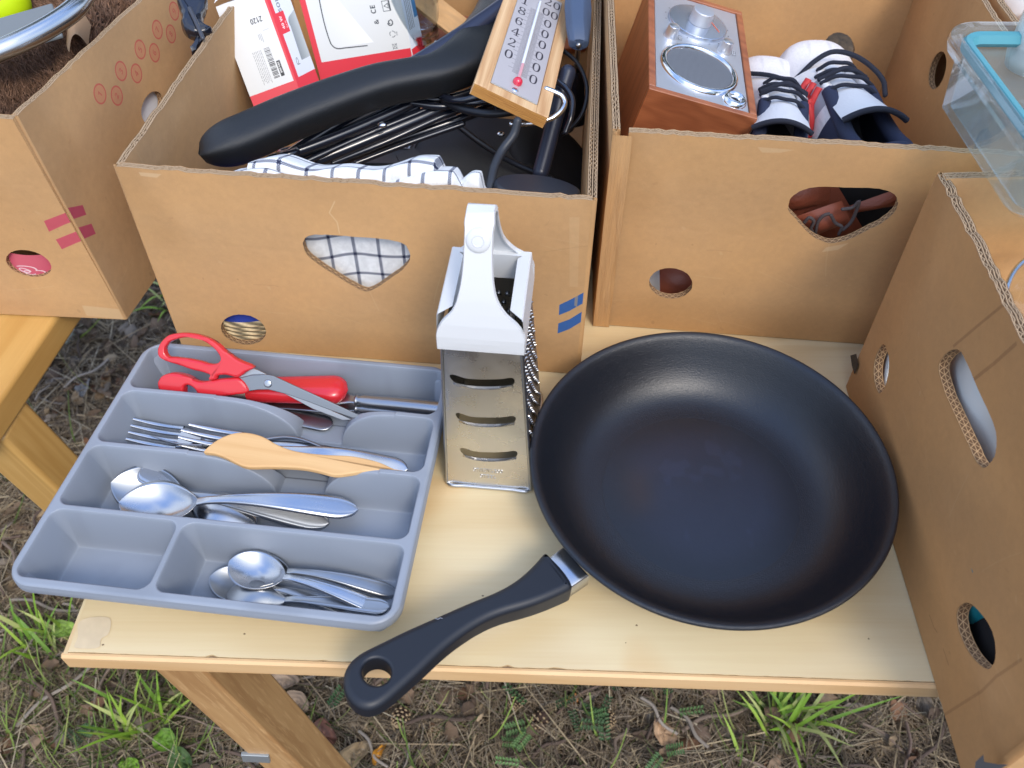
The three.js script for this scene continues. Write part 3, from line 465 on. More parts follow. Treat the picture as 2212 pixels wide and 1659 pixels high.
// ---------- cutlery tray ----------
const trayAng = rad(6.3), TX = V(Math.cos(trayAng), 0, Math.sin(trayAng)), TY = V(Math.sin(trayAng), 0, -Math.cos(trayAng)), TO = V(-0.3726, TT, -0.3045);
const TW = 0.2915, TD = 0.2565, TH = 0.045;
{
  const T = thing('cutlery_tray', 'grey plastic cutlery tray with five compartments at the left table corner', 'cutlery tray', TO.clone().addScaledVector(TX, TW / 2).addScaledVector(TY, TD / 2));
  const comps = [[0.0058, 0.1988, 0.2857, 0.2507], [0.0058, 0.1365, 0.2857, 0.1942], [0.0058, 0.0718, 0.2857, 0.1319], [0.0058, 0.0068, 0.1075, 0.0672], [0.112, 0.0068, 0.2857, 0.0672]];
  const floor = 0.0035, smin = (a, b, k) => { const h = Math.max(k - Math.abs(a - b), 0) / k; return Math.min(a, b) - h * h * k * 0.25; }, smax = (a, b, k) => -smin(-a, -b, k);
  const sdr = (x, y, [x0, y0, x1, y1], r) => { const qx = Math.abs(x - (x0 + x1) / 2) - (x1 - x0) / 2 + r, qy = Math.abs(y - (y0 + y1) / 2) - (y1 - y0) / 2 + r; return Math.hypot(Math.max(qx, 0), Math.max(qy, 0)) + Math.min(Math.max(qx, qy), 0) - r; };
  const capH = (x) => { if (x < 0.088 || x > 0.25) return 1; const lo = 0.0052, top = TH - 0.001; if (x < 0.16) { const q = (x - 0.088) / 0.072; return lo + (top - lo) * Math.sqrt(Math.max(0, 1 - q * q)); } if (x < 0.2) return lo; const q = (0.25 - x) / 0.05; return lo + (top - lo) * Math.sqrt(Math.max(0, 1 - q * q)); };
  const hf = (x, y) => {
    let h = TH;
    for (const c of comps) { const sd = sdr(x, y, c, 0.009); if (sd > 0.004) continue; let q = TH + sd * 5; q = smax(q, floor, 0.0095); h = Math.min(h, smin(q, TH, 0.0016)); }
    const yt = y; if (yt > 0.1 && yt < 0.226) h = smin(h, capH(x) + 0.0006, 0.0035);
    const e = sdr(x, y, [0, 0, TW, TD], 0.02); if (e > -0.0025) h -= (e + 0.0025) ** 2 / 0.0025 * 0.5;
    return h;
  };
  const nx = 400, ny = 350, rc = 0.02, TP = (x, y) => TO.clone().addScaledVector(TX, x - 0.0085 * (1 - y / TD) * (1 - x / TW)).addScaledVector(TY, y);
  const body = grid(nx, ny, (u, v) => {
    let x = u * TW, y = v * TD; const cx = Math.min(Math.max(x, rc), TW - rc), cy = Math.min(Math.max(y, rc), TD - rc), d = Math.hypot(x - cx, y - cy);
    if (d > rc) { x = cx + (x - cx) / d * rc; y = cy + (y - cy) / d * rc; }
    const p = TP(x, y); p.y += hf(x, y); return p;
  });
  put('moulded_body', body, M.trayGrey, T);
  const ringAt = (off, y) => { const pts = [], r = Math.max(0.003, rc + off); for (const [cx, cy, a0] of [[TW - rc, TD - rc, 0], [rc, TD - rc, 90], [rc, rc, 180], [TW - rc, rc, 270]]) for (let k = 0; k <= 8; k++) { const a = rad(a0 + k * 11.25); pts.push([cx + r * Math.cos(a), cy + r * Math.sin(a), y]); } pts.push(pts[0]); return pts; };
  const rings = [ringAt(0, TH - 0.0012), ringAt(0.0009, TH - 0.003), ringAt(0.0012, TH - 0.0095), ringAt(-0.0006, TH - 0.0102), ringAt(-0.0062, TH - 0.0098), ringAt(-0.0075, TH - 0.012), ringAt(-0.0135, 0.004), ringAt(-0.0165, 0.0008), ringAt(-0.03, 0.0006)];
  const n = rings[0].length - 1;
  put('outer_rim', smooth(grid(n, rings.length - 1, (u, v) => { const [x, y, h] = rings[Math.round(v * (rings.length - 1))][Math.round(u * n)]; const p = TP(x, y); p.y += h; return p; }, true), 0.9), M.trayGrey, T);
}

// ---------- cutlery ----------
function placeAB(g, A, B, roll = 0) { const x = B.clone().sub(A).normalize(), z = x.clone().cross(V(0, 1, 0)).normalize(), y = z.clone().cross(x); g.quaternion.setFromRotationMatrix(basis(x, y, z, V(0, 0, 0))); if (roll) g.rotateX(roll); g.position.copy(A); return g; }
function ringLoft(n, m, f) { return grid(m, n, (u, v) => f(v, u), true); } // v along, u round
// flat bar with thickness: along x from x0 to x1; hw(x), yc(x,t), th(x)
function bar(x0, x1, n, hw, yc, th, nt = 12) {
  const g = ringLoft(n, nt * 2, (s, a) => { const x = lerp(x0, x1, s), k = a * 2, t = k <= 1 ? lerp(-1, 1, k) : lerp(1, -1, k - 1), top = k <= 1; const e = Math.sqrt(Math.max(0, 1 - Math.pow(Math.abs(t), 6))); return V(x, yc(x, t) + (top ? 1 : -1) * th(x) / 2 * e, t * hw(x)); });
  return g;
}
function spoonParts(L, bl, bw, hwEnd, { depth = 0.24, pointed = 0.5, neckY = 0.05 } = {}) {
  const neck = bw * 0.085, wmax = bw / 2;
  const wb = (x) => { const q = Math.min(1, Math.max(0, x / bl)), qq = Math.pow(q, 0.92); return Math.max(wmax * Math.pow(Math.max(0, Math.sin(Math.PI * qq)), lerp(0.5, 0.72, pointed)) * (1 + 0.06 * Math.cos(Math.PI * q)), q > 0.5 ? neck * sst(0.8, 1, q) : 0.0002); };
  const yl = (x) => { const q = (x - bl * 0.8) / (L - bl * 0.8); return q < 0 ? 0 : L * neckY * Math.sin(Math.PI * Math.pow(q, 0.8)) * sst(0, 0.16, q) - q * q * bw * depth * 0.9; };
  const dep = (x) => { const q = Math.min(1, Math.max(0, x / bl)); return bw * depth * Math.pow(Math.max(0, Math.sin(Math.PI * q)), 0.9) * (0.9 + 0.2 * q); };
  const bowl = bar(0.00005, bl * 1.015, 44, wb, (x, t) => yl(x) - dep(x) * (1 - Math.pow(Math.abs(t), 2.2)), () => 0.0013, 14);
  const wh = (x) => { const q = (x - bl) / (L - bl); const w = lerp(neck, hwEnd, sst(0.05, 0.85, q)); return q > 0.86 ? Math.max(0.0002, w * Math.sqrt(Math.max(0, 1 - Math.pow((q - 0.86) / 0.14, lerp(2.2, 1.5, pointed))))) : w; };
  const handle = bar(bl * 0.985, L, 60, wh, (x, t) => yl(x) - 0.0009 * Math.pow(Math.abs(t), 3) * sst(bl, bl * 1.2, x) + (Math.abs(Math.abs(t) - 0.78) < 0.1 ? 0.0004 : 0) * sst(bl * 1.1, bl * 1.5, x), (x) => lerp(0.0034, 0.0022, sst(bl, bl * 1.6, x)), 20);
  return { bowl, handle };
}
function spoon(name, label, cat, A, B, { bl, bw, hw, roll = 0, mat = M.steel, flip = false, ...o }, group) {
  const g = thing(name, label, cat, V(0, 0, 0), group), P = spoonParts(A.distanceTo(B), bl, bw, hw, o);
  placeAB(g, A, B, roll + (flip ? Math.PI : 0)); own('bowl', P.bowl, mat, g); own('handle', P.handle, mat, g); return g;
}
const tbl = { bl: 0.066, bw: 0.043, hw: 0.0105, pointed: 0.85 };
spoon('tablespoon', 'shiny tablespoon lying on top, its whole bowl facing up', 'spoon', at(257, 1086, 0.031), at(770, 1090, 0.03), { ...tbl, roll: 0.1 }, 'tablespoons in the third compartment');
spoon('tablespoon', 'tablespoon under the top one, bowl showing behind it, handle end in front', 'spoon', at(240, 1043, 0.02), at(706, 1124, 0.014), { ...tbl, roll: 0.3, mat: M.steelDull }, 'tablespoons in the third compartment');
spoon('tablespoon', 'tablespoon turned over beneath the others with its rounded bowl back up', 'spoon', at(552, 1138, 0.012), at(310, 1030, 0.014), { ...tbl, flip: true, neckY: -0.01, roll: 0.1 }, 'tablespoons in the third compartment');
const tea = { bl: 0.047, bw: 0.0325, hw: 0.0068, pointed: 0.25 };
spoon('teaspoon', 'topmost teaspoon with a bright round bowl and the front handle', 'spoon', at(495, 1213, 0.0245), at(842, 1318, 0.014), { ...tea, bl: 0.0475, bw: 0.034 }, 'teaspoons in the front compartment');
spoon('teaspoon', 'teaspoon nested under the topmost one with its handle further back', 'spoon', at(497, 1219, 0.0215), at(856, 1272, 0.012), { ...tea, mat: M.steelDull }, 'teaspoons in the front compartment');
spoon('teaspoon', 'dull teaspoon with dark bowl left of the bright one', 'spoon', at(454, 1246, 0.0125), at(752, 1309, 0.0085), { ...tea, mat: M.steelDull }, 'teaspoons in the front compartment');
spoon('teaspoon', 'teaspoon turned over by the front wall of the tray', 'spoon', at(490, 1284, 0.013), at(842, 1322, 0.007), { ...tea, flip: true, neckY: -0.035, mat: M.steelDull }, 'teaspoons in the front compartment');

function fork(label, A, B, roll = 0, mat = M.steel, { hw = 0.0095, w = 0.0235 } = {}) {
  const L = A.distanceTo(B), g = thing('fork', label, 'fork', V(0, 0, 0), 'forks in the second compartment');
  placeAB(g, A, B, roll);
  const yl = (x) => x < 0.07 ? -0.009 * Math.sin(Math.PI * Math.min(1, (x + 0.012) / 0.09)) : lerp(-0.0015, 0, 0) + 0.012 * Math.sin(Math.PI * sst(0.06, L, x)) - 0.004;
  for (let k = 0; k < 4; k++) {
    const z = (k - 1.5) / 3 * (w - 0.0034);
    const t = bar(0, 0.047, 22, (x) => lerp(0.0014, 0.0023, sst(0, 0.02, x)), (x) => yl(x), (x) => lerp(0.0009, 0.0019, sst(0, 0.03, x)), 5); t.translate(0, 0, z); own('tine', t, mat, g);
  }
  const hd = bar(0.0465, 0.074, 20, (x) => lerp(w / 2, 0.0031, Math.pow(sst(0.049, 0.073, x), 0.9)), (x) => yl(x), () => 0.0019, 8);
  const hh = bar(0.0735, L, 50, (x) => { const q = (x - 0.0735) / (L - 0.0735), ww = lerp(0.0031, hw, sst(0.05, 0.85, q)); return q > 0.88 ? Math.max(0.0002, ww * Math.sqrt(Math.max(0, 1 - ((q - 0.88) / 0.12) ** 2))) : ww; }, (x, t) => yl(x) - 0.0008 * Math.abs(t) ** 3, (x) => lerp(0.0034, 0.0022, sst(0.07, 0.12, x)), 12);
  own('head', hd, mat, g); own('handle', hh, mat, g); return g;
}
fork('fork with its four tines furthest left in the tray', at(274, 921, 0.022), at(868, 1008, 0.016), 0.2);
fork('dull fork lying on its side with an arched back edge', at(338, 936, 0.026), at(771, 973, 0.02), -1.05, M.steelDull);
fork('fork under the wooden spatula, upper one of two nested forks', at(398, 936, 0.036), at(880, 1010, 0.022), 0.3);
fork('fork under the wooden spatula, lower one of two nested forks', at(380, 947, 0.031), at(800, 1030, 0.014), 0.25);

// thin plates whose outline is known: drawn on a real plane, extruded along its normal
function plate(ptsPx, o, n, depth, bevel, { holes = [], spline = true, N = 120, ax = V(1, 0, 0), segs = 4 } = {}) {
  const x = ax.clone().addScaledVector(n, -ax.dot(n)).normalize(), y = n.clone().cross(x), loc = ([a, b]) => { const d = onPlane(a, b, o, n).sub(o); return V(d.dot(x), d.dot(y), 0); };
  const to2 = (p) => new THREE.Vector2(p.x, p.y), mk = (q) => (spline ? curve(q.map(loc), true).getPoints(N).slice(0, -1) : q.map(loc)).map(to2);
  const sh = new THREE.Shape(mk(ptsPx)); for (const h of holes) sh.holes.push(new THREE.Path(curve(h.map(loc), true).getPoints(60).slice(0, -1).map(to2)));
  const g = new THREE.ExtrudeGeometry(sh, { depth: Math.max(0.0001, depth - 2 * bevel), bevelEnabled: bevel > 0, bevelThickness: bevel, bevelSize: bevel, bevelOffset: -bevel, bevelSegments: segs, curveSegments: 12 });
  g.translate(0, 0, -depth + bevel); g.applyMatrix4(basis(x, y, n, o)); return smoothFlat(g, n, 0.75);
}
{ // wooden spatula
  const o = at(500, 955, 0.0495), e = at(860, 1012, 0.044), a = e.clone().sub(o).normalize(), s = a.clone().cross(V(0, 1, 0)).normalize(), n = s.clone().cross(a).normalize();
  n.applyAxisAngle(a, 0.12);
  const T = thing('wooden_spatula', 'small pale wooden spatula lying across the forks', 'spatula', o.clone());
  const g = plate(crop([[563, 888], [590, 855], [640, 815], [705, 780], [785, 757], [870, 758], [960, 782], [1050, 832], [1150, 872], [1250, 892], [1400, 906], [1550, 913], [1650, 930], [1750, 957], [1850, 1002], [1912, 1027], [1860, 1023], [1750, 1018], [1640, 1023], [1540, 1038], [1450, 1046], [1350, 1022], [1250, 1002], [1150, 993], [1000, 990], [850, 989], [780, 962], [700, 922], [630, 899]], 300, 800, 0.3707), o, n, 0.0055, 0.0016);
  const w = woodTex(512, 256, [218, 180, 128], [204, 160, 106], { fu: 1, fv: 3, s: 11, rings: 5, fine: 0.1, spots: (u, v, c) => { const k = Math.exp(-(((u - 0.12) / 0.012) ** 2 + ((v - 0.42) / 0.03) ** 2)) + 0.7 * Math.exp(-(((u - 0.3) / 0.01) ** 2 + ((v - 0.3) / 0.02) ** 2)); return c.map((x, i) => lerp(x, [95, 60, 30][i], Math.min(1, k))); } });
  const q = uvPlanar(g, a, s, 0.19, 0.06, 0.5 - o.dot(a) / 0.19 - 0.1, 0.5 - o.dot(s) / 0.06);
  put('spatula_blank', q, std({ map: w, roughness: 0.6 }), T);
}
{ // knives with hollow steel handles, blades to the left
  const knife = (label, A, B, C, mat) => {
    const g = thing('table_knife', label, 'knife', V(0, 0, 0), 'knives in the back compartment');
    const L = A.distanceTo(B); placeAB(g, A, B); // A collar, B handle end
    own('handle', lathe([[0.0001, 0], [0.0052, 0.0002], [0.006, 0.0018], [0.0042, 0.0035], [0.0062, 0.0075], [0.0068, L * 0.4], [0.0072, L - 0.001], [0.0066, L], [0.0001, L]], 20).rotateZ(-Math.PI / 2).scale(1, 0.8, 1), mat, g);
    const bl = C; own('blade', bar(-bl, 0.001, 40, (x) => { const q = -x / bl; return 0.0095 * (q > 0.8 ? Math.sqrt(Math.max(0, 1 - ((q - 0.8) / 0.2) ** 2)) : 1) * lerp(0.55, 1, sst(0, 0.2, q)); }, () => 0, () => 0.0016, 8), mat, g); return g;
  };
  knife('table knife with shiny round handle nearest the back wall of the tray', at(768, 863, 0.026), at(955, 883, 0.032), 0.105, M.steelDull);
  knife('table knife lying just in front of the other one, blade under the scissors', at(768, 880, 0.016), at(950, 893, 0.022), 0.1, M.steelDull);
  knife('table knife turned the other way with its blade tip showing below the scissors', at(596, 893, 0.01), at(450, 862, 0.012), 0.056, M.steelDull);
}
{ // red handled kitchen tool under the scissors
  const A = at(752, 842, 0.031), B = at(540, 842, 0.024), L = A.distanceTo(B);
  const T = thing('kitchen_knife', 'red plastic handled kitchen knife under the scissors', 'knife'); placeAB(T, A, B);
  own('handle', ringLoft(40, 28, (s, a) => { const x = s * L, an = a * 2 * Math.PI, r = Math.sqrt(Math.max(0, 1 - Math.pow(1 - Math.min(1, x / 0.016), 2))) ; const w = lerp(0.0155, 0.012, s) * r, h = 0.0095 * r; const c = Math.cos(an), q = Math.sin(an); return V(x, h * Math.sign(q) * Math.pow(Math.abs(q), 0.8), w * Math.sign(c) * Math.pow(Math.abs(c), 0.8)); }), M.redPlastic, T);
  own('blade', bar(L - 0.005, L + 0.035, 20, (x) => 0.011 * Math.sqrt(Math.max(0.0001, 1 - Math.max(0, (x - L) / 0.036) ** 2)), () => 0, () => 0.0015, 6), M.steelDull, T);
}
{ // scissors
  const k = (q) => crop(q, 300, 800, 0.3707);
  const p1 = at(...k([[1640, 657]])[0], 0.03), p2 = at(...k([[262, 200]])[0], 0.062), p3 = at(...k([[262, 440]])[0], 0.036);
  const n = p2.clone().sub(p1).cross(p3.clone().sub(p1)).normalize(); if (n.y < 0) n.negate();
  const T = thing('scissors', 'scissors with red loop handles lying open over the back compartment', 'scissors', p1.clone());
  const up = p1.clone().addScaledVector(n, 0.003), lift = (d) => p1.clone().addScaledVector(n, d);
  const b1 = plate(k([[788, 396], [880, 372], [985, 368], [1032, 376], [1180, 446], [1400, 545], [1645, 657], [1570, 662], [1420, 610], [1280, 556], [1120, 500], [1000, 470], [930, 471], [850, 482]]), up, n, 0.002, 0.0006, { spline: false });
  put('blade', b1, M.blade, T);
  put('blade', plate(k([[895, 322], [985, 366], [1040, 420], [1200, 500], [1380, 590], [1560, 672], [1500, 676], [1300, 600], [1060, 470], [880, 405], [800, 388]]), lift(0.0008), n, 0.0018, 0.0004, { spline: false }), std({ color: lin(0.42, 0.43, 0.44), metalness: 0.9, roughness: 0.35 }), T).userData.label = 'lower blade, lighter grey at its root';
  const sc = at(...k([[998, 428]])[0], 0); const sp = onPlane(...k([[998, 428]])[0], up, n);
  const sg = lathe([[0.0001, 0.0016], [0.0025, 0.0015], [0.0036, 0.0008], [0.0038, 0]], 24); sg.applyQuaternion(new THREE.Quaternion().setFromUnitVectors(V(0, 1, 0), n)); sg.translate(sp.x, sp.y, sp.z); put('pivot_screw', sg, M.steel, T);
  const hU = plate(k([[898, 320], [800, 274], [702, 206], [640, 152], [560, 110], [470, 91], [395, 89], [320, 105], [272, 150], [249, 205], [258, 248], [300, 276], [400, 308], [480, 336], [560, 356], [602, 374], [592, 402], [640, 402], [652, 378], [710, 372], [790, 387], [850, 350]]), lift(0.0075), n, 0.0085, 0.0022, { holes: [k([[298, 222], [300, 185], [330, 150], [400, 125], [470, 120], [550, 140], [620, 185], [660, 230], [674, 266], [655, 292], [600, 298], [540, 280], [450, 262], [370, 252], [318, 247]])], segs: 6, N: 160 });
  put('handle', hU, M.redPlastic, T).userData.label = 'large upper loop handle';
  const hL = plate(k([[802, 396], [720, 395], [640, 403], [540, 418], [500, 408], [460, 384], [400, 364], [330, 360], [275, 382], [250, 420], [256, 470], [300, 520], [380, 550], [480, 552], [560, 530], [640, 518], [740, 512], [862, 480]]), lift(0.0055), n, 0.0105, 0.0026, { holes: [k([[426, 470], [432, 448], [452, 440], [480, 452], [505, 475], [512, 500], [470, 515], [430, 505]])], segs: 6, N: 160 });
  put('handle', hL, M.redPlastic, T).userData.label = 'small lower loop handle';
}
// ---------- grater ----------
{
  const gx = V(0.9957, 0, 0.0927), gy = V(0.0927, 0, -0.9957), up = V(0, 1, 0);
  const o = at(965, 1045, 0.001).setY(TT), bw = 0.0742, bd = 0.115, H = 0.16, tw = 0.0605, td = 0.08;
  const cen = o.clone().addScaledVector(gx, bw / 2).addScaledVector(gy, bd / 2);
  const T = thing('box_grater', 'stainless steel box grater with white plastic carrying handle', 'grater', cen.clone());
  const shiftTop = V(-0.005, 0, -0.003);
  const pt = (fx, fd, h) => cen.clone().addScaledVector(gx, fx * lerp(bw, tw, h / H) / 2).addScaledVector(gy, fd * lerp(bd, td, h / H) / 2).add(V(0, h, 0)).addScaledVector(shiftTop, h / H); // fx, fd in -1..1
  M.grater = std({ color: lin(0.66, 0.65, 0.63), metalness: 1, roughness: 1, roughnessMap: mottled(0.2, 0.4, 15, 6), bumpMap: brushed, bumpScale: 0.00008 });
  // front with three curved slots
  const F = frameOf(pt(-1, -1, 0.003), pt(1, -1, 0.003), pt(1, -1, H), pt(-1, -1, H));
  const slotPx = crop([[258, 952], [270, 946], [340, 966], [430, 972], [520, 970], [580, 964], [593, 972], [588, 996], [520, 1006], [430, 1008], [340, 1000], [275, 980]], 1000, 480, 0.4822);
  const slots = [0, 1, 2].map((i) => { const q = [[0, 0, 1], [7.5, 82, 0.925], [14, 157, 0.885]][i], c = slotPx.reduce((a, p) => [a[0] + p[0] / 12, a[1] + p[1] / 12], [0, 0]); return slotPx.map(([x, y]) => F.loc(onPlane(c[0] + (x - c[0]) * q[2] + q[0], c[1] + (y - c[1]) * q[2] + q[1], F.o, F.n))); });
  const sh = new THREE.Shape(F.C); const sl = slots.map((s) => curve(s.map((p) => V(p.x, p.y, 0)), true).getPoints(50).slice(0, -1)); for (const s of sl) sh.holes.push(new THREE.Path(s.map((p) => new THREE.Vector2(p.x, p.y))));
  const fg = new THREE.ShapeGeometry(sh); uvPlanar(fg, V(0, 1, 0), V(1, 0, 0), 0.1, 0.1); fg.applyMatrix4(basis(F.e1, F.e2, F.n, F.o));
  put('front_plate', fg, M.grater, T);
  for (const s of slots) { // raised lip along the lower edge of each slot
    const low = [s[11], s[10], s[9], s[8], s[7]].map((p) => F.o.clone().addScaledVector(F.e1, p.x).addScaledVector(F.e2, p.y)); const cv = curve(low);
    put('slicing_lip', smooth(grid(30, 4, (u, v) => cv.getPoint(u).addScaledVector(F.e2, -0.0035 + 0.0042 * v).addScaledVector(F.n, 0.0002 + 0.0042 * Math.sin(Math.PI * Math.min(1, u * 1.0)) ** 0.5 * v * v)), 1.2), M.steel, T);
  }
  const side = (a, b) => { const g = grid(12, 30, (u, v) => { const q = a.map((x, i) => lerp(x, b[i], u)); return pt(q[0], q[1], lerp(0.003, H, v)); }); return g; };
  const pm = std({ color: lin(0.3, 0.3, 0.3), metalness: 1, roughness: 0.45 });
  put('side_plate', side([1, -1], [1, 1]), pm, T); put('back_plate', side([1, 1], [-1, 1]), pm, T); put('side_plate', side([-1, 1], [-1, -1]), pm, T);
  // folded corner seam
  put('corner_seam', capTube([pt(1, -1, 0.003).addScaledVector(gx, 0.0004), pt(1, -1, H).addScaledVector(gx, 0.0004)], 0.0016, 6, 8), M.steelDull, T);
  put('corner_seam', capTube([pt(-1, -1, 0.003), pt(-1, -1, H)], 0.0014, 6, 8), M.steelDull, T);
  // grating burrs on the right side (and pushed in on the inside of the back)
  const burr = new THREE.ConeGeometry(0.0036, 0.004, 7, 1, true); burr.translate(0, 0.001, 0); const burrs = [], R = rng(5);
  const nr = gx.clone(); for (let r = 0; r < 18; r++) for (let c = 0; c < 7; c++) { const q = pt(1, -0.82 + 1.64 * (c + (r % 2) * 0.5) / 7, 0.01 + (H + 0.022 - 0.016) * r / 18 * 0.95); const g = burr.clone(); g.rotateX((R() - 0.5) * 0.4); g.applyQuaternion(new THREE.Quaternion().setFromUnitVectors(V(0, 1, 0), nr.clone().add(V(0, 0.6, 0)).normalize())); g.translate(q.x, q.y, q.z); burrs.push(g); }
  put('grating_teeth', burrs, M.steel, T).userData.kind = 'stuff';
  const inner = []; for (let r = 0; r < 9; r++) for (let c = 0; c < 7; c++) { const q = pt(-0.8 + 1.6 * (c + (r % 2) * 0.5) / 7, 0.985, 0.05 + 0.1 * r / 9); const g = new THREE.SphereGeometry(0.0022, 8, 6); g.translate(q.x, q.y, q.z); inner.push(g); }
  put('inner_bumps', inner, M.steelDull, T).userData.kind = 'stuff';
  // wire round the foot
  const fr = (h, e) => [pt(-1, -1, h).addScaledVector(gx, -e).addScaledVector(gy, -e), pt(1, -1, h).addScaledVector(gx, e).addScaledVector(gy, -e), pt(1, 1, h).addScaledVector(gx, e).addScaledVector(gy, e), pt(-1, 1, h).addScaledVector(gx, -e).addScaledVector(gy, e)];
  const rr = fr(0.0018, 0.0012), wire = []; for (let i = 0; i < 4; i++) { const a = rr[i], b = rr[(i + 1) % 4]; for (let j = 1; j < 7; j++) wire.push(a.clone().lerp(b, lerp(0.05, 0.95, (j - 1) / 5))); } put('foot_wire', tube(wire, 0.0018, 120, 8, true), M.steel, T);
  // embossed words
  const { FontLoader } = await import('three/addons/loaders/FontLoader.js'); const { TextGeometry } = await import('three/addons/geometries/TextGeometry.js');
  const font = await new FontLoader().loadAsync('fonts/droid/droid_sans_bold.typeface.json');
  const words = [['STAINLESS', 1440, 0.0052], ['STEEL', 1470, 0.0052]].map(([s, y, sz]) => { const g = new TextGeometry(s, { font, size: sz * 0.72, depth: 0.0004, curveSegments: 3, bevelEnabled: false }); g.computeBoundingBox(); g.translate(-g.boundingBox.max.x / 2, 0, 0); const c = F.loc(onPlane(...crop([[455, y + 12]], 1000, 480, 0.4822)[0], F.o, F.n)); g.translate(c.x, c.y, 0.0001); g.applyMatrix4(basis(F.e1, F.e2, F.n, F.o)); return g; });
  put('embossed_lettering', words, M.steel, T);
  // white plastic head: collar and carrying strap
  const W = M.white, e = 0.0032;
  const cp = (fx, fd, h, off) => pt(fx, fd, h).addScaledVector(gx, fx * off).addScaledVector(gy, fd * off);
  const h0 = H - 0.003, h1 = H + 0.027;
  const wallS = (a, b, out, inn, y0, y1) => { const P = (f, h, off) => cp(lerp(a[0], b[0], f), lerp(a[1], b[1], f), h, off); return grid(20, 5, (u, v) => { const q = [[y0, out], [y0, out], [y1 - 0.0012, out - 0.0004], [y1, out - 0.0014], [y1, inn], [y0 + 0.004, inn]][Math.round(v * 5)]; return P(u, q[0], q[1]); }); };
  const collar = [wallS([1, -1], [1, 1], e, -0.0075, h0, h1), wallS([-1, 1], [-1, -1], e, -0.0075, h0, h1), wallS([1, 1], [-1, 1], e, -0.004, h0, h1), wallS([-1, -1], [1, -1], e - 0.0022, -0.003, h0, h0 + 0.0175)];
  put('collar', smooth(merge(collar), 0.6), W, T);
  // strap: (depth fraction, height, width) going up the front, over and down the back
  const fz = (d, h) => d; const zc = cen.clone();
  const st = [[-1, h0 + 0, 1], [-1, h0 + 0.008, 1], [-0.985, h0 + 0.013, 1], [-0.96, h0 + 0.019, 0.96], [-0.92, h0 + 0.026, 0.83], [-0.87, h0 + 0.033, 0.61], [-0.81, h0 + 0.041, 0.47], [-0.72, h0 + 0.051, 0.38], [-0.6, h0 + 0.063, 0.33], [-0.46, h0 + 0.076, 0.312], [-0.32, h0 + 0.088, 0.306], [-0.22, h0 + 0.092, 0.325], [-0.13, h0 + 0.0955, 0.315], [-0.05, h0 + 0.097, 0.31]];
  const prof = [...st, [0, h0 + 0.0972, 0.31], ...st.slice().reverse().map(([d, h, w]) => [-d, h, w])];
  const half = td / 2 + e, hw0 = tw / 2 + e, fx = (s) => { const q = s * (prof.length - 1), i = Math.min(prof.length - 2, Math.floor(q)), f = q - i; return prof[i].map((x, k) => lerp(x, prof[i + 1][k], f)); };
  const axis = cen.clone().addScaledVector(shiftTop, 1);
  const sp = (s) => { const [d, h, w] = fx(s); return [axis.clone().addScaledVector(gy, d * half).add(V(0, h, 0)), w * hw0]; };
  const cvp = new THREE.CatmullRomCurve3(prof.map(([d, h]) => V(d * half, h, 0)), false, 'centripetal'), cw = new THREE.CatmullRomCurve3(prof.map(([d, h, w], i) => V(i, w * hw0, 0)), false, 'centripetal');
  const N = prof.length - 1, pnt = (s) => { const p = cvp.getPoint(s), t = cvp.getTangent(s); return { p: axis.clone().addScaledVector(gy, p.x).addScaledVector(gx, -0.003 * sst(h0 + 0.018, h0 + 0.05, p.y)).add(V(0, p.y, 0)), n: gy.clone().multiplyScalar(-t.y).add(V(0, t.x, 0)), w: cw.getPoint(s).y }; };
  const sec = [[-1, -0.5], [-1.0, 0.2], [-0.965, 0.5], [0, 0.5], [0.965, 0.5], [1, 0.2], [1, -0.5], [0.93, -0.5], [0.9, -0.1], [0, -0.1], [-0.9, -0.1], [-0.93, -0.5], [-1, -0.5]];
  put('carrying_strap', smooth(grid(12, 130, (u, v) => { const { p, n, w } = pnt(v), [a, b] = sec[Math.round(u * 12)]; const edge = Math.abs(a) > 0.85 ? w * Math.sign(a) - (1 - Math.abs(a)) * 0.018 * Math.sign(a) : a * w; return p.clone().addScaledVector(gx, edge).addScaledVector(n, b * 0.0044); }), 0.7), W, T);
  { const q = pnt(0.345); let best = 0, bd2 = 1e9; for (let s = 0.05; s < 0.5; s += 0.002) { const r = pnt(s).p, d = onPlane(1043, 520, r, gy); const hh = Math.abs(d.y - r.y); if (hh < bd2) { bd2 = hh; best = s; } } const b = pnt(best); const g = lathe([[0.0001, 0.0022], [0.005, 0.0021], [0.0078, 0.0014], [0.009, 0.0002], [0.0092, -0.001]], 32); const g2 = new THREE.TorusGeometry(0.0042, 0.0005, 6, 24); g2.rotateX(Math.PI / 2); g2.translate(0, 0.0022, 0); const m = merge([g, g2]); m.applyQuaternion(new THREE.Quaternion().setFromUnitVectors(V(0, 1, 0), b.n.clone().normalize())); const c = b.p.clone().addScaledVector(b.n, 0.0022); m.translate(c.x, c.y, c.z); put('button', m, W, T); }
}
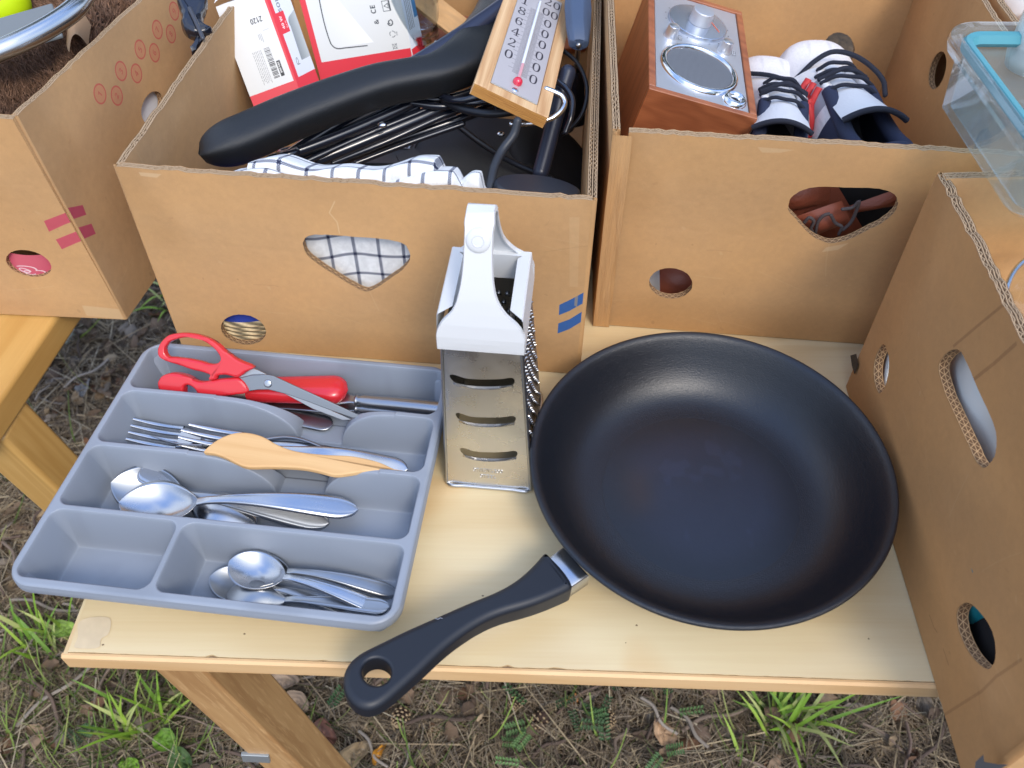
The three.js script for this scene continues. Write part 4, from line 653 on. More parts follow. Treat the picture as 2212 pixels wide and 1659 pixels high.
// ================= what lies in the middle box =================
const nearN = (p) => CAM.clone().sub(p).normalize();
{ // checked tea towel: hangs inside the front wall and folds over at the top
  const F = boxB.W.front.F, chk = dtex(1024, 1024, (u, v, i, j) => {
    const per = 1 / 12, band = (t) => { const m = ((t / per) % 1 + 1) % 1; return m < 0.13 ? 1 : 0; }, weave = ((i >> 2) + (j >> 2)) % 2;
    const a = band(u), b = band(v), n = 1 + (fbm(u, v, 60, 60, 2, 3) - 0.5) * 0.12 + (hash2(i >> 1, j >> 1, 2) - 0.5) * 0.06; let k = Math.min(1, (a && b) ? 1 : (a || b) ? (weave ? 0.92 : 0.22) : 0);
    return [lerp(226, 26, k) * n, lerp(228, 34, k) * n, lerp(228, 62, k) * n]; });
  const cloth = std({ map: chk, roughness: 0.92, bumpMap: kraftBump, bumpScale: 0.001 });
  const T = thing('tea_towel', 'white tea towel with navy check lying folded along the front wall', 'tea towel', at(760, 380, 0.2));
  const R = rng(3), ph = Array.from({ length: 8 }, () => R() * 6.28);
  const noise = (x, y) => Math.sin(x * 38 + ph[0] + y * 20) * 0.5 + Math.sin(x * 71 + ph[1] - y * 33) * 0.35 + Math.sin(x * 23 + y * 60 + ph[2]) * 0.4;
  const a0 = F.loc(onPlane(470, 390, F.o, F.n)).x, a1 = F.loc(onPlane(1052, 430, F.o, F.n)).x;
  const topY = (u) => 0.196 - 0.003 * u + 0.006 * Math.exp(-(((u - 0.16) / 0.1) ** 2)) + 0.015 * sst(0.5, 0.8, u) * sst(0.9, 0.86, u) + 0.002 * Math.sin(u * 17) - 0.012 * sst(0.9, 1, u);
  const sheet = (off, uo, l0, l1, fl, dy) => { const g = grid(110, 60, (u, v) => {
    const x = lerp(a0 + l0, a1 + l1, u), ty = topY(u) + dy, drop = 0.19, over = fl, tot = drop + over, s = v * tot; let y, d;
    const r = 0.009; if (s < drop - r) { y = ty - r - (drop - r - s); d = 0; } else { const q = (s - (drop - r)); const an = Math.min(Math.PI * 0.5, q / r); const rest = Math.max(0, q - r * Math.PI / 2); y = ty - r + r * Math.sin(an) - rest * 0.5; d = r - r * Math.cos(an) + rest; }
    const nn = noise(x, y) * 0.0014; return F.o.clone().addScaledVector(F.e1, x).addScaledVector(F.e2, y + nn * 0.4 * sst(0.1, 0.2, y)).addScaledVector(F.n, -0.0135 - off - d - Math.abs(nn) * 1.2); });
    const uv = g.attributes.uv; for (let i = 0; i < uv.count; i++) uv.setXY(i, uv.getX(i) * (a1 - a0 + l1 - l0) / 0.27 + uo, uv.getY(i) * (0.19 + fl) / 0.27 + uo * 0.7 + 0.02 * Math.sin(uv.getX(i) * 9)); return g; };
  put('cloth', sheet(0, 0.13, 0, 0, 0.03, 0), cloth, T);
  put('cloth', sheet(0.011, 0.4, 0.015, -0.022, 0.03, 0.004), cloth, T);
  put('cloth', sheet(0.008, 0.71, 0.14, 0.002, 0.02, -0.006), cloth, T);
}
// two light bulb cartons
const cart = (w, h, draw) => ctex(w, h, draw);
const redC = '#d8333f', paper = '#d9d9d5';
function carton(label, A, B, C, D, faces) { // bottom near left, bottom right of first face, bottom right of second face, top near left (world)
  const T = thing('light_bulb_carton', label, 'carton', A.clone());
  const ex = B.clone().sub(A), ez = C.clone().sub(B), up = D.clone().sub(A);
  const q = (o, u, v) => grid(6, 8, (a, b) => o.clone().addScaledVector(u, a).addScaledVector(v, b));
  const mat = (t) => phy({ map: t, roughness: 0.45 });
  put('printed_face', q(A, ex, up), mat(faces[0]), T); put('printed_face', q(B, ez, up), mat(faces[1]), T);
  const wm = std({ color: lin(0.75, 0.74, 0.71), roughness: 0.6 });
  put('rear_face', [q(A.clone().add(ez), ex, up), q(A, ez, up), q(A, ex, ez)], wm, T); if (faces[2]) put('top_flap', faces[2](A.clone().add(up), ex, ez), wm, T); else put('top_flap', q(A.clone().add(up), ex, ez), wm, T);
  return T;
}
{
  const k = (p) => crop([p], 450, 0, 0.3617)[0];
  const solve = (p, q, h, len) => { const a = at(...k(p), h); return a; };
  // first carton
  const h0 = 0.122, A = at(...k([517, 756]), h0), B = at(...k([832, 640]), h0 + 0.012), C = at(...k([966, 570]), h0 + 0.012);
  const upDir = (P, p2, L) => { // height L along a nearly vertical edge that passes the picture point p2
    let best = null, bd = 1e9; const r = ray(...k(p2)); for (let t = 0.3; t < 1.3; t += 0.002) { const X2 = CAM.clone().addScaledVector(r, t), d = Math.abs(X2.distanceTo(P) - L) + (X2.y < P.y ? 1 : 0); if (d < bd) { bd = d; best = X2; } } return best; };
  const D = upDir(A, [247, 48], 0.108);
  const c1 = cart(512, 820, (x, w, h) => {
    x.fillStyle = paper; x.fillRect(0, 0, w, h); x.fillStyle = redC; x.fillRect(0, h * 0.872, w, h); x.fillRect(w * 0.955, 0, w, h);
    x.save(); x.translate(w * 0.66, h * 0.21); x.rotate(Math.PI); x.fillStyle = '#2a2a2c'; x.font = 'bold 58px sans-serif'; x.textAlign = 'center'; x.fillText('2120', 0, 0); x.restore();
    x.strokeStyle = '#b9b9b6'; x.lineWidth = 3; x.strokeRect(w * 0.72, h * 0.34, 60, 3); x.fillStyle = '#8a8a88';
    const R = rng(9); for (let i = 0; i < 3; i++) { x.save(); x.translate(w * (0.66 - i * 0.03), h * 0.36); x.rotate(Math.PI / 2); x.fillRect(0, 0, 70 - i * 14, 5); x.restore(); }
    x.fillStyle = '#3a3a3a'; let y = h * 0.5; while (y < h * 0.79) { const t = 2 + R() * 7; x.fillRect(w * 0.6, y, w * 0.12, t); y += t + 2 + R() * 6; }
    x.fillStyle = '#1d1d1f'; x.fillRect(w * 0.75, h * 0.645, w * 0.075, h * 0.15); x.save(); x.translate(w * 0.765, h * 0.655); x.rotate(Math.PI / 2); x.fillStyle = '#f1f0ea'; x.font = 'bold 25px sans-serif'; x.fillText('304.068', 0, 0); x.restore();
    x.fillStyle = '#6d6d6b'; for (let c = 0; c < 6; c++) { let yy = h * 0.5; while (yy < h * 0.8) { const l = 6 + R() * 22; x.fillRect(w * (0.36 + c * 0.034), yy, 4, l); yy += l + 5; } }
  });
  const c2 = cart(300, 820, (x, w, h) => {
    x.fillStyle = '#d3d6dc'; x.fillRect(0, 0, w, h); x.fillStyle = redC; x.fillRect(0, 0, w * 0.16, h); x.fillRect(0, h * 0.86, w, h); x.fillRect(w * 0.0, h * 0.24, w * 0.52, h * 0.2);
    x.fillStyle = '#f4d9d6'; x.save(); x.translate(w * 0.2, h * 0.4); x.rotate(-Math.PI / 2); x.font = 'bold 44px sans-serif'; x.fillText('40 W', 0, 46); x.font = '22px sans-serif'; x.fillText('6,2 W', 0, 84); x.restore();
    x.fillStyle = '#6f747c'; x.save(); x.translate(w * 0.35, h * 0.16); x.rotate(-Math.PI / 2); x.font = 'bold 62px sans-serif'; x.fillText('SOLH', -70, 36); x.restore();
    const gr = x.createLinearGradient(w * 0.5, 0, w, 0); gr.addColorStop(0, '#7e8385'); gr.addColorStop(1, '#b6bab8'); x.fillStyle = gr; x.beginPath(); x.moveTo(w * 0.6, h * 0.4); x.quadraticCurveTo(w * 0.52, h * 0.32, w * 0.8, h * 0.3); x.lineTo(w, h * 0.27); x.lineTo(w, h * 0.73); x.lineTo(w * 0.56, h * 0.73); x.closePath(); x.fill();
    x.strokeStyle = '#3b3d40'; x.lineWidth = 5; x.beginPath(); x.ellipse(w * 0.36, h * 0.72, 13, 26, 0.2, 0, 7); x.stroke(); x.fillStyle = '#3b3d40'; x.fillRect(w * 0.36, h * 0.75, 26, 5);
    x.fillStyle = '#f0cfcb'; x.font = '34px sans-serif'; x.fillText('◯ ◡ ◉', w * 0.2, h * 0.95);
  });
  carton('red and white light bulb carton marked 2120, left of the other carton', A, B, C, D, [c1, c2, (o, ex, ez) => { const up = V(0, 1, 0); return grid(10, 8, (u, v) => o.clone().addScaledVector(ex, lerp(-0.02, 1.02, u)).addScaledVector(ez, v).addScaledVector(up, 0.004 + 0.012 * Math.sin(v * 2.4) + 0.003 * Math.sin(u * 9))); }]);
  // second carton
  const h1 = 0.128, A2 = at(...k([972, 552]), h1), B2 = at(...k([1622, 440]), h1 - 0.012), C2 = at(...k([1700, 380]), h1 - 0.012), D2 = upDir(A2, [815, -40], 0.088);
  const e1 = cart(900, 700, (x, w, h) => {
    x.fillStyle = paper; x.fillRect(0, 0, w, h); x.fillStyle = redC; x.fillRect(0, h * 0.8, w * 0.99, h); x.fillRect(0, 0, w * 0.055, h);
    x.strokeStyle = '#2f3236'; x.lineWidth = 9; x.beginPath(); x.moveTo(w * 0.19, h * 0.05); x.quadraticCurveTo(w * 0.165, h * 0.4, w * 0.19, h * 0.6); x.quadraticCurveTo(w * 0.21, h * 0.685, w * 0.3, h * 0.675); x.lineTo(w * 0.55, h * 0.69); x.stroke();
    const gr = x.createLinearGradient(w * 0.2, 0, w * 0.6, 0); gr.addColorStop(0, '#dcdcd7'); gr.addColorStop(1, '#eeede9'); x.fillStyle = gr; x.beginPath(); x.moveTo(w * 0.2, 0); x.lineTo(w * 0.2, h * 0.58); x.quadraticCurveTo(w * 0.22, h * 0.66, w * 0.3, h * 0.655); x.lineTo(w * 0.62, h * 0.66); x.lineTo(w * 0.36, h * 0.1); x.closePath(); x.fill();
    const ic = (px, py, f) => { x.save(); x.translate(w * px, h * py); x.rotate(-Math.PI / 2); x.fillStyle = x.strokeStyle = '#3c4044'; x.lineWidth = 5; f(); x.restore(); };
    x.textAlign = 'center';
    ic(0.695, 0.28, () => { x.font = 'bold 64px sans-serif'; x.fillText('CE', 0, 20); }); ic(0.7, 0.43, () => { x.font = 'bold 58px sans-serif'; x.fillText('&', 0, 18); }); ic(0.69, 0.1, () => { x.font = '40px sans-serif'; x.fillText('ɛʒ', 0, 12); });
    ic(0.83, 0.26, () => { x.strokeRect(-42, -32, 84, 70); x.beginPath(); x.moveTo(-20, 20); x.lineTo(0, -18); x.lineTo(20, 20); x.closePath(); x.stroke(); x.fillRect(-42, 26, 84, 14); });
    ic(0.835, 0.46, () => { x.lineWidth = 10; x.beginPath(); x.arc(0, 0, 24, 0.2, 4.6); x.stroke(); x.beginPath(); x.arc(4, -2, 12, 3, 6.6); x.stroke(); });
    ic(0.835, 0.6, () => { for (let a = 0; a < 3; a++) { x.beginPath(); x.arc(0, 0, 26, a * 2.1, a * 2.1 + 1.5); x.stroke(); } x.font = '20px sans-serif'; x.fillText('PAP', 0, 48); });
    ic(0.83, 0.75, () => { x.lineWidth = 3; x.strokeRect(-18, -18, 36, 36); x.beginPath(); x.moveTo(-24, -24); x.lineTo(24, 24); x.moveTo(24, -24); x.lineTo(-24, 24); x.stroke(); });
  });
  const e2 = cart(120, 700, (x, w, h) => { x.fillStyle = '#dfe5ee'; x.fillRect(0, 0, w, h); x.fillStyle = '#3f7fb0'; x.fillRect(w * 0.72, 0, w * 0.28, h * 0.5); x.fillStyle = redC; x.fillRect(0, h * 0.82, w, h); x.fillStyle = '#555'; for (let i = 0; i < 4; i++) x.fillRect(w * (0.2 + i * 0.12), h * 0.2, 4, h * 0.4); });
  carton('wider red and white carton with recycling symbols on its side', A2, B2, C2, D2, [e1, e2]);
}
{ // black armrest-like moulding: sections along a bent centre line
  const pts = [[428, 332, 0.18], [446, 326, 0.182], [520, 299, 0.185], [620, 255, 0.189], [720, 216, 0.193], [820, 183, 0.196], [885, 170, 0.197], [940, 160, 0.197], [992, 136, 0.197], [1048, 97, 0.194], [1090, 49, 0.187], [1124, -38, 0.18]].map(([a, b, h]) => at(a, b, h));
  const wd = [0.018, 0.019, 0.0195, 0.0195, 0.019, 0.0183, 0.0175, 0.018, 0.0225, 0.031, 0.036, 0.04], c = curve(pts);
  const T = thing('bicycle_saddle', 'black bicycle saddle with a long nose lying across the middle box', 'saddle', pts[4].clone());
  const wc = new THREE.CatmullRomCurve3(wd.map((w, i) => V(i, w, 0)), false, 'centripetal');
  const g = ringLoft(110, 36, (s, a) => { const tt = c.getUtoTmapping(s), p = c.getPoint(tt), t = c.getTangent(tt).normalize(), sd = t.clone().cross(V(0, 1, 0)).normalize(), n = sd.clone().cross(t).normalize(); sd.applyAxisAngle(t, 0.28); n.applyAxisAngle(t, 0.28);
    const r0 = Math.min(1, s * 13), rk = Math.sqrt(Math.max(0.0004, 1 - (1 - r0) ** 2)), an = a * Math.PI * 2, cc = Math.cos(an), ss = Math.sin(an), w = wc.getPoint(tt).y * rk, e = 0.7, hh = 0.0205 * rk; return p.addScaledVector(sd, -w * Math.sign(cc) * Math.pow(Math.abs(cc), e)).addScaledVector(n, hh * Math.sign(ss) * Math.pow(Math.abs(ss), ss > 0 ? 0.75 : 0.6) - (ss > 0 ? 0.004 * (1 - cc * cc) : 0)); });
  put('saddle_cover', g, phy({ color: lin(0.012, 0.014, 0.017), roughness: 0.34, bumpMap: rep(grainBump, 30, 6), bumpScale: 0.00025 }), T);
}
const T2 = (pts) => pts.map(([a, b, h]) => at(a, b, h));
{ const S = scene.getObjectByName('bicycle_saddle'); for (const q of [[[880, 208, 0.172], [950, 214, 0.168], [1025, 196, 0.17]], [[890, 222, 0.168], [960, 230, 0.165], [1040, 210, 0.167]]]) put('rail', capTube(T2(q), 0.0035, 30, 10), M.blackGloss, S); }
{ // folded stand of black tubes under the armrest
  const T = thing('folding_stand', 'folded stand of thin black metal tubes beneath the bicycle saddle', 'stand', at(800, 260, 0.14));
  for (const [p, r] of [[[[620, 338, 0.15], [700, 284, 0.158], [820, 216, 0.168], [900, 172, 0.175]], 0.0055], [[[585, 345, 0.15], [640, 328, 0.152], [760, 282, 0.158], [930, 205, 0.168], [1000, 170, 0.17]], 0.0052], [[[690, 345, 0.135], [800, 300, 0.145], [960, 232, 0.158], [1040, 190, 0.165]], 0.0062], [[[745, 345, 0.12], [850, 306, 0.13], [980, 262, 0.142], [1080, 222, 0.15]], 0.0048], [[[640, 342, 0.14], [720, 305, 0.15], [800, 268, 0.156], [900, 232, 0.16]], 0.004], [[[650, 300, 0.145], [760, 244, 0.155], [860, 200, 0.16]], 0.0035], [[[800, 330, 0.11], [900, 292, 0.125], [990, 258, 0.138]], 0.004], [[[600, 342, 0.146], [700, 300, 0.152], [830, 240, 0.162], [940, 186, 0.17]], 0.003], [[[612, 346, 0.148], [730, 292, 0.154], [850, 236, 0.164]], 0.003], [[[660, 350, 0.14], [770, 300, 0.148], [900, 246, 0.158], [1010, 200, 0.166]], 0.0032], [[[720, 352, 0.128], [830, 308, 0.14], [950, 254, 0.152], [1050, 214, 0.16]], 0.0034], [[[770, 352, 0.122], [880, 310, 0.132], [1000, 268, 0.144]], 0.003], [[[900, 196, 0.17], [950, 214, 0.168], [1010, 224, 0.166], [1060, 218, 0.168]], 0.003], [[[880, 210, 0.168], [930, 196, 0.17], [960, 178, 0.172]], 0.0032], [[[1000, 210, 0.165], [1030, 190, 0.168], [1058, 172, 0.17]], 0.0042]]) put('tube', capTube(T2(p), r, 40, 10), M.blackGloss, T);
  const ring = at(622, 330, 0.152), tor = new THREE.TorusGeometry(0.009, 0.004, 10, 24); tor.rotateX(1.2); tor.rotateY(0.5); tor.translate(ring.x, ring.y, ring.z); put('joint', tor, M.blackGloss, T);
  for (const [a, b, h] of [[826, 270, 0.166], [1088, 338, 0.07], [1082, 290, 0.09]]) { const g = new THREE.SphereGeometry(0.0036, 14, 10), p = at(a, b, h); g.scale(1.3, 0.8, 1); g.translate(p.x, p.y, p.z); put('bolt', g, M.chrome, T); }
}
{ // flat dark blue bars behind the armrest
  const T = thing('flat_rail', 'long dark blue black rail lying behind the bicycle saddle', 'rail', at(900, 110, 0.2));
  for (const [p, r] of [[[[830, 180, 0.188], [900, 140, 0.196], [1000, 76, 0.206], [1105, 2, 0.215], [1150, -30, 0.218]], 0.0095], [[[860, 175, 0.18], [960, 122, 0.192], [1085, 40, 0.202], [1130, 5, 0.206]], 0.006], [[[900, 165, 0.178], [1010, 108, 0.19], [1100, 50, 0.2]], 0.004]]) { const g = capTube(T2(p), r, 40, 12); put('rail', g, phy({ color: lin(0.022, 0.028, 0.055), roughness: 0.3 }), T); }
}
{ // black amplifier-like case at the bottom of the box
  const o = at(700, 345, 0.09), p1 = at(1060, 372, 0.085), p2 = at(930, 240, 0.075), ex = p1.clone().sub(o), n = ex.clone().cross(p2.clone().sub(o)).normalize(), x = ex.clone().normalize(), y = n.clone().cross(x);
  const T = thing('equipment_case', 'black plastic equipment case under the tubes with grey lettering', 'case', o.clone());
  const g = rbox(0.26, 0.16, 0.07, 0.006, 3); g.applyMatrix4(basis(x, y, n, o.clone().addScaledVector(x, 0.1).addScaledVector(y, 0.055).addScaledVector(n, -0.035))); put('case_body', g, std({ color: lin(0.036, 0.038, 0.04), roughness: 0.66, bumpMap: rep(grainBump, 4, 4), bumpScale: 0.0006 }), T);
  const pl = (pts, m, d, nm) => put(nm, plate(pts, o.clone().addScaledVector(n, d), n, 0.003, 0.0006, { spline: false }), m, T);
  pl([[735, 300], [870, 262], [905, 300], [880, 352], [760, 352], [720, 330]], std({ color: lin(0.045, 0.047, 0.05), roughness: 0.5 }), 0.002, 'recessed_panel');
  pl([[895, 318], [920, 345], [865, 352], [855, 335]], std({ color: lin(0.05, 0.052, 0.052), roughness: 0.6 }), 0.0035, 'ribbed_grille');
  for (const q of [[[857, 312], [880, 306], [884, 322], [864, 328]]]) { const c = q[0]; const f = plate(q, o.clone().addScaledVector(n, 0.004), n, 0.001, 0, { spline: false }); const m = ctex(128, 96, (c2, w, h) => { c2.fillStyle = '#0f1011'; c2.fillRect(0, 0, w, h); c2.fillStyle = '#c4cccd'; c2.font = 'bold 80px serif'; c2.fillText('FT', 8, 76); }); void f; const a = at(866, 326, 0).clone(); const g2 = new THREE.PlaneGeometry(0.018, 0.011); g2.rotateZ(Math.PI); g2.applyMatrix4(basis(x, y, n, onPlane(873, 317, o.clone().addScaledVector(n, 0.0027), n))); put('lettering', g2, std({ map: m, roughness: 0.5 }), T); }
  const kn = lathe([[0.0001, 0.014], [0.005, 0.0138], [0.006, 0.012], [0.0055, 0]], 20); kn.applyQuaternion(new THREE.Quaternion().setFromUnitVectors(V(0, 1, 0), n)); const kp = onPlane(862, 315, o, n); kn.translate(kp.x - 0.006, kp.y, kp.z - 0.004); put('knob', kn, M.black, T);
}
{ // desk lamp: round foot, pole
  const T = thing('desk_lamp', 'dark lamp stand with a round foot in the front right corner of the middle box', 'lamp', at(1165, 415, 0.1));
  const c = at(1160, 412, 0.166), ft = lathe([[0.0001, 0.004], [0.03, 0.004], [0.036, 0.005], [0.0385, 0.004], [0.0395, 0.001], [0.0395, -0.02], [0.036, -0.023], [0.0001, -0.023]], 64);
  ft.rotateX(-0.35); ft.rotateZ(-0.12); ft.translate(c.x, c.y, c.z); put('foot', ft, phy({ color: lin(0.03, 0.036, 0.05), roughness: 0.38 }), T);
  put('pole', capTube(T2([[1168, 372, 0.12], [1195, 270, 0.15], [1216, 190, 0.175], [1226, 158, 0.185]]), 0.0085, 30, 14), phy({ color: lin(0.02, 0.026, 0.048), roughness: 0.35 }), T);
  const d = at(1200, 350, 0.06), ds = lathe([[0.0001, 0.012], [0.04, 0.01], [0.056, 0.004], [0.059, -0.006], [0.056, -0.012]], 64); ds.rotateZ(-0.6); ds.rotateX(0.2); ds.translate(d.x, d.y, d.z); put('shade', ds, M.blackMatte, T);
}
{ // wooden thermometer
  const A = at(1025, 177, 0.226), B = at(1186, 238, 0.197), Cc = at(1087, 0, 0.226), y = Cc.clone().sub(A).normalize(), x0 = B.clone().sub(A), x = x0.addScaledVector(y, -x0.dot(y)).normalize(), n = x.clone().cross(y).normalize(), w = A.distanceTo(B), L = 0.235, th = 0.013;
  const T = thing('wall_thermometer', 'wooden thermometer with silver scale plate and red bulb', 'thermometer', A.clone());
  const M4 = basis(x, y, n, A);
  const wt = woodTex(512, 512, [222, 190, 146], [186, 140, 96], { fu: 1, fv: 3, s: 19, rings: 9, fine: 0.12, warp: 0.35 });
  const wood = std({ map: wt, roughness: 0.62 }), endT = woodTex(256, 128, [214, 160, 84], [150, 96, 44], { fu: 2, fv: 2, s: 23, rings: 9, fine: 0.05, warp: 0.5 });
  const prof = [[0, -th], [0, 0], [w * 0.16, 0], [w * 0.165, -0.0012], [w * 0.83, -0.0012], [w * 0.835, 0], [w, 0], [w, -th]];
  const sh = new THREE.Shape(prof.map(([a, b]) => new THREE.Vector2(a, b)));
  const g = new THREE.ExtrudeGeometry(sh, { depth: L, bevelEnabled: true, bevelSize: 0.0006, bevelThickness: 0.0006, bevelOffset: -0.0006, bevelSegments: 1 }); // local x, depth up from z
  g.rotateX(-Math.PI / 2); // profile y -> -z ; depth -> y
  g.applyMatrix4(new THREE.Matrix4().makeScale(1, 1, -1)); { const ix = g.index ? g.index.array : null; if (!ix) { const p = g.attributes.position; for (let i = 0; i < p.count; i += 3) { const a = V(0, 0, 0).fromBufferAttribute(p, i + 1), b = V(0, 0, 0).fromBufferAttribute(p, i + 2); p.setXYZ(i + 1, b.x, b.y, b.z); p.setXYZ(i + 2, a.x, a.y, a.z); } } g.computeVertexNormals(); }
  uvPlanar(g, V(0, 1, 0), V(1, 0, 0.7), 0.25, 0.11); g.applyMatrix4(M4); put('backboard', g, wood, T);
  const eg = new THREE.PlaneGeometry(w - 0.0016, th - 0.0016); eg.translate(w / 2, -th / 2, 0); eg.rotateX(Math.PI / 2); eg.applyMatrix4(new THREE.Matrix4().makeTranslation(0, -0.0012, 0)); { const p = eg.attributes.position; for (let i = 0; i < p.count; i++) p.setZ(i, p.getZ(i) > 0 ? -th + 0.0008 : -0.0008); p.setZ(0, -0.0008); p.setZ(1, -0.0008); p.setZ(2, -th + 0.0008); p.setZ(3, -th + 0.0008); eg.computeVertexNormals(); } eg.applyMatrix4(M4); put('end_grain', eg, std({ map: endT, roughness: 0.75 }), T);
  // scale plate
  const pw = w * 0.64, pl = 0.215, px0 = w * 0.185, py0 = 0.012;
  const plateTex = ctex(512, 1500, (c, W, H) => {
    const gr = c.createLinearGradient(0, 0, 0, H); c.fillStyle = '#c9c4c6'; c.fillRect(0, 0, W, H); void gr;
    const Y = (m) => H - m / pl * H; // metres from the lower end
    c.fillStyle = '#3b3540'; c.textAlign = 'center'; c.textBaseline = 'middle';
    c.font = '150px serif'; const rows = [['0', '0'], ['0', '0'], ['2', '0'], ['4', '0'], ['6', '0'], ['8', '0'], ['1', '00'], ['1', '20']];
    for (let i = 0; i < 8; i++) { const y = Y(0.036 + i * 0.0235); if (i > 0) { c.save(); c.translate(W * 0.17, y - 12); c.scale(1.25, 1); c.fillText(rows[i][0], 0, 0); c.restore(); } c.save(); c.translate(W * 0.8, y - 12); c.scale(1.25, 1); c.fillText(rows[i][1], 0, 0); c.restore(); }
    c.fillStyle = '#6a646c'; for (let i = -4; i < 80; i++) { const y = Y(0.036 + i * 0.00165 + 0.00165 * 3), l = i % 10 === 0 ? 120 : i % 5 === 0 ? 92 : 64; c.fillRect(W * 0.46 - l, y, l, 3.4); c.fillRect(W * 0.54, y, l, 3.4); }
  });
  const pg = rbox(pw, pl, 0.0008, 0.0003, 1); const fg = new THREE.PlaneGeometry(pw - 0.0006, pl - 0.0006); const off = (q, z) => { q.translate(px0 + pw / 2, py0 + pl / 2, z); q.applyMatrix4(M4); return q; };
  put('plate_edge', off(pg, -0.0006), M.steelDull, T); put('scale_plate', off(fg, 0.00012), std({ map: plateTex, metalness: 0.35, roughness: 0.38 }), T);
  const cx = px0 + pw * 0.5, tubeG = capTube([V(cx, 0.034, 0.0022), V(cx, 0.2, 0.0022)].map((p) => p.applyMatrix4(M4)), 0.0017, 4, 12); put('glass_tube', tubeG, phy({ color: lin(0.85, 0.9, 0.95), roughness: 0.08, clearcoat: 1 }), T);
  const rd = capTube([V(cx, 0.036, 0.0026), V(cx, 0.062, 0.0026)].map((p) => p.applyMatrix4(M4)), 0.0018, 4, 12); put('red_column', rd, phy({ color: lin(0.72, 0.36, 0.4), roughness: 0.1, clearcoat: 1 }), T);
  const bp = V(cx, 0.03, 0.002).applyMatrix4(M4), bg = new THREE.SphereGeometry(0.0048, 24, 16); bg.translate(bp.x, bp.y, bp.z); put('bulb', bg, phy({ color: lin(0.62, 0.015, 0.05), roughness: 0.06, clearcoat: 1 }), T);
  const rv = lathe([[0.0001, 0.0012], [0.002, 0.001], [0.0034, 0.0002], [0.0036, -0.0004]], 20); rv.rotateX(Math.PI / 2); const rp = V(cx, 0.0185, 0).applyMatrix4(M4); rv.applyMatrix4(new THREE.Matrix4().extractRotation(M4)); rv.translate(rp.x, rp.y, rp.z); put('rivet', rv, M.chrome, T);
}
{ // hook, handles and cables at the right side of the middle box
  const T = thing('metal_hook', 'shiny bent metal hook just under the lower end of the thermometer', 'hook', at(1190, 262, 0.18));
  put('rod', capTube(T2([[1105, 268, 0.178], [1145, 266, 0.18], [1190, 256, 0.183], [1212, 240, 0.187], [1220, 222, 0.19], [1214, 208, 0.194], [1200, 200, 0.197], [1180, 192, 0.2]]), 0.0028, 60, 10), M.chrome, T);
  const U = thing('umbrella', 'umbrella with a dark slate blue handle standing in the box corner', 'umbrella', at(1248, 60, 0.2));
  const a = at(1250, 97, 0.205), b = at(1247, -70, 0.235), dir = b.clone().sub(a), L = dir.length(); dir.normalize();
  const hg = lathe([[0.0001, 0], [0.009, 0.0003], [0.0105, 0.002], [0.0128, L * 0.22], [0.0142, L * 0.45], [0.0125, L * 0.8], [0.0115, L], [0.0001, L]], 28); hg.scale(1, 1, 0.75); hg.applyQuaternion(new THREE.Quaternion().setFromUnitVectors(V(0, 1, 0), dir)); hg.translate(a.x, a.y, a.z); put('handle', smooth(hg, 0.9), phy({ color: lin(0.055, 0.085, 0.15), roughness: 0.5 }), U);
  put('shaft', capTube([a, at(1246, 130, 0.17), at(1243, 180, 0.12)], 0.003, 12, 10), M.steelDull, U);
  put('folded_cover', smooth(ringLoft(20, 24, (s, q) => { const c = at(lerp(1244, 1215, s), lerp(150, 262, s), lerp(0.15, 0.06, s)), r = lerp(0.008, 0.024, s) * (1 + 0.16 * Math.sin(q * 6.283 * 6)); return c.add(V(Math.cos(q * 6.283) * r, 0, Math.sin(q * 6.283) * r)); }), 1.3), std({ color: lin(0.012, 0.016, 0.035), roughness: 0.6 }), U);
  const cable = (label, ps, r = 0.0022, m = M.black) => tag(put('cable', capTube(T2(ps), r, 90, 8), m), label, 'cable');
  cable('thin black cable looping down along the right wall of the middle box', [[1215, 108, 0.19], [1242, 130, 0.185], [1262, 165, 0.178], [1268, 205, 0.17], [1258, 245, 0.16], [1238, 272, 0.15], [1215, 290, 0.14]], 0.0022);
  cable('flat dark cable running down to the towel from beneath the thermometer', [[1118, 262, 0.2], [1110, 290, 0.19], [1085, 325, 0.18], [1068, 360, 0.175], [1060, 395, 0.17], [1056, 420, 0.165]], 0.0042, phy({ color: lin(0.024, 0.028, 0.036), roughness: 0.45 }));
  cable('black cable bundle crossing under the end of the thermometer', [[960, 218, 0.17], [1000, 236, 0.172], [1060, 246, 0.175], [1110, 240, 0.178], [1170, 226, 0.18]], 0.0042);
  cable('second black cable curving just above the bundle under the thermometer', [[945, 196, 0.175], [965, 212, 0.178], [1000, 216, 0.182], [1040, 206, 0.186], [1080, 190, 0.19]], 0.0036, M.blackGloss);
  cable('long thin black cable crossing the dark bottom of the middle box', [[985, 268, 0.1], [1040, 310, 0.1], [1110, 352, 0.1], [1190, 385, 0.1]], 0.0034);
  cable('black cable with a wide bend near the umbrella shaft', [[1195, 170, 0.19], [1222, 190, 0.186], [1236, 215, 0.18], [1234, 250, 0.172], [1222, 285, 0.16]], 0.003, M.blackGloss);
  cable('thick black cable looped behind the thermometer end', [[1072, 236, 0.16], [1090, 215, 0.165], [1120, 205, 0.165], [1140, 220, 0.165], [1128, 244, 0.16]], 0.003);
}
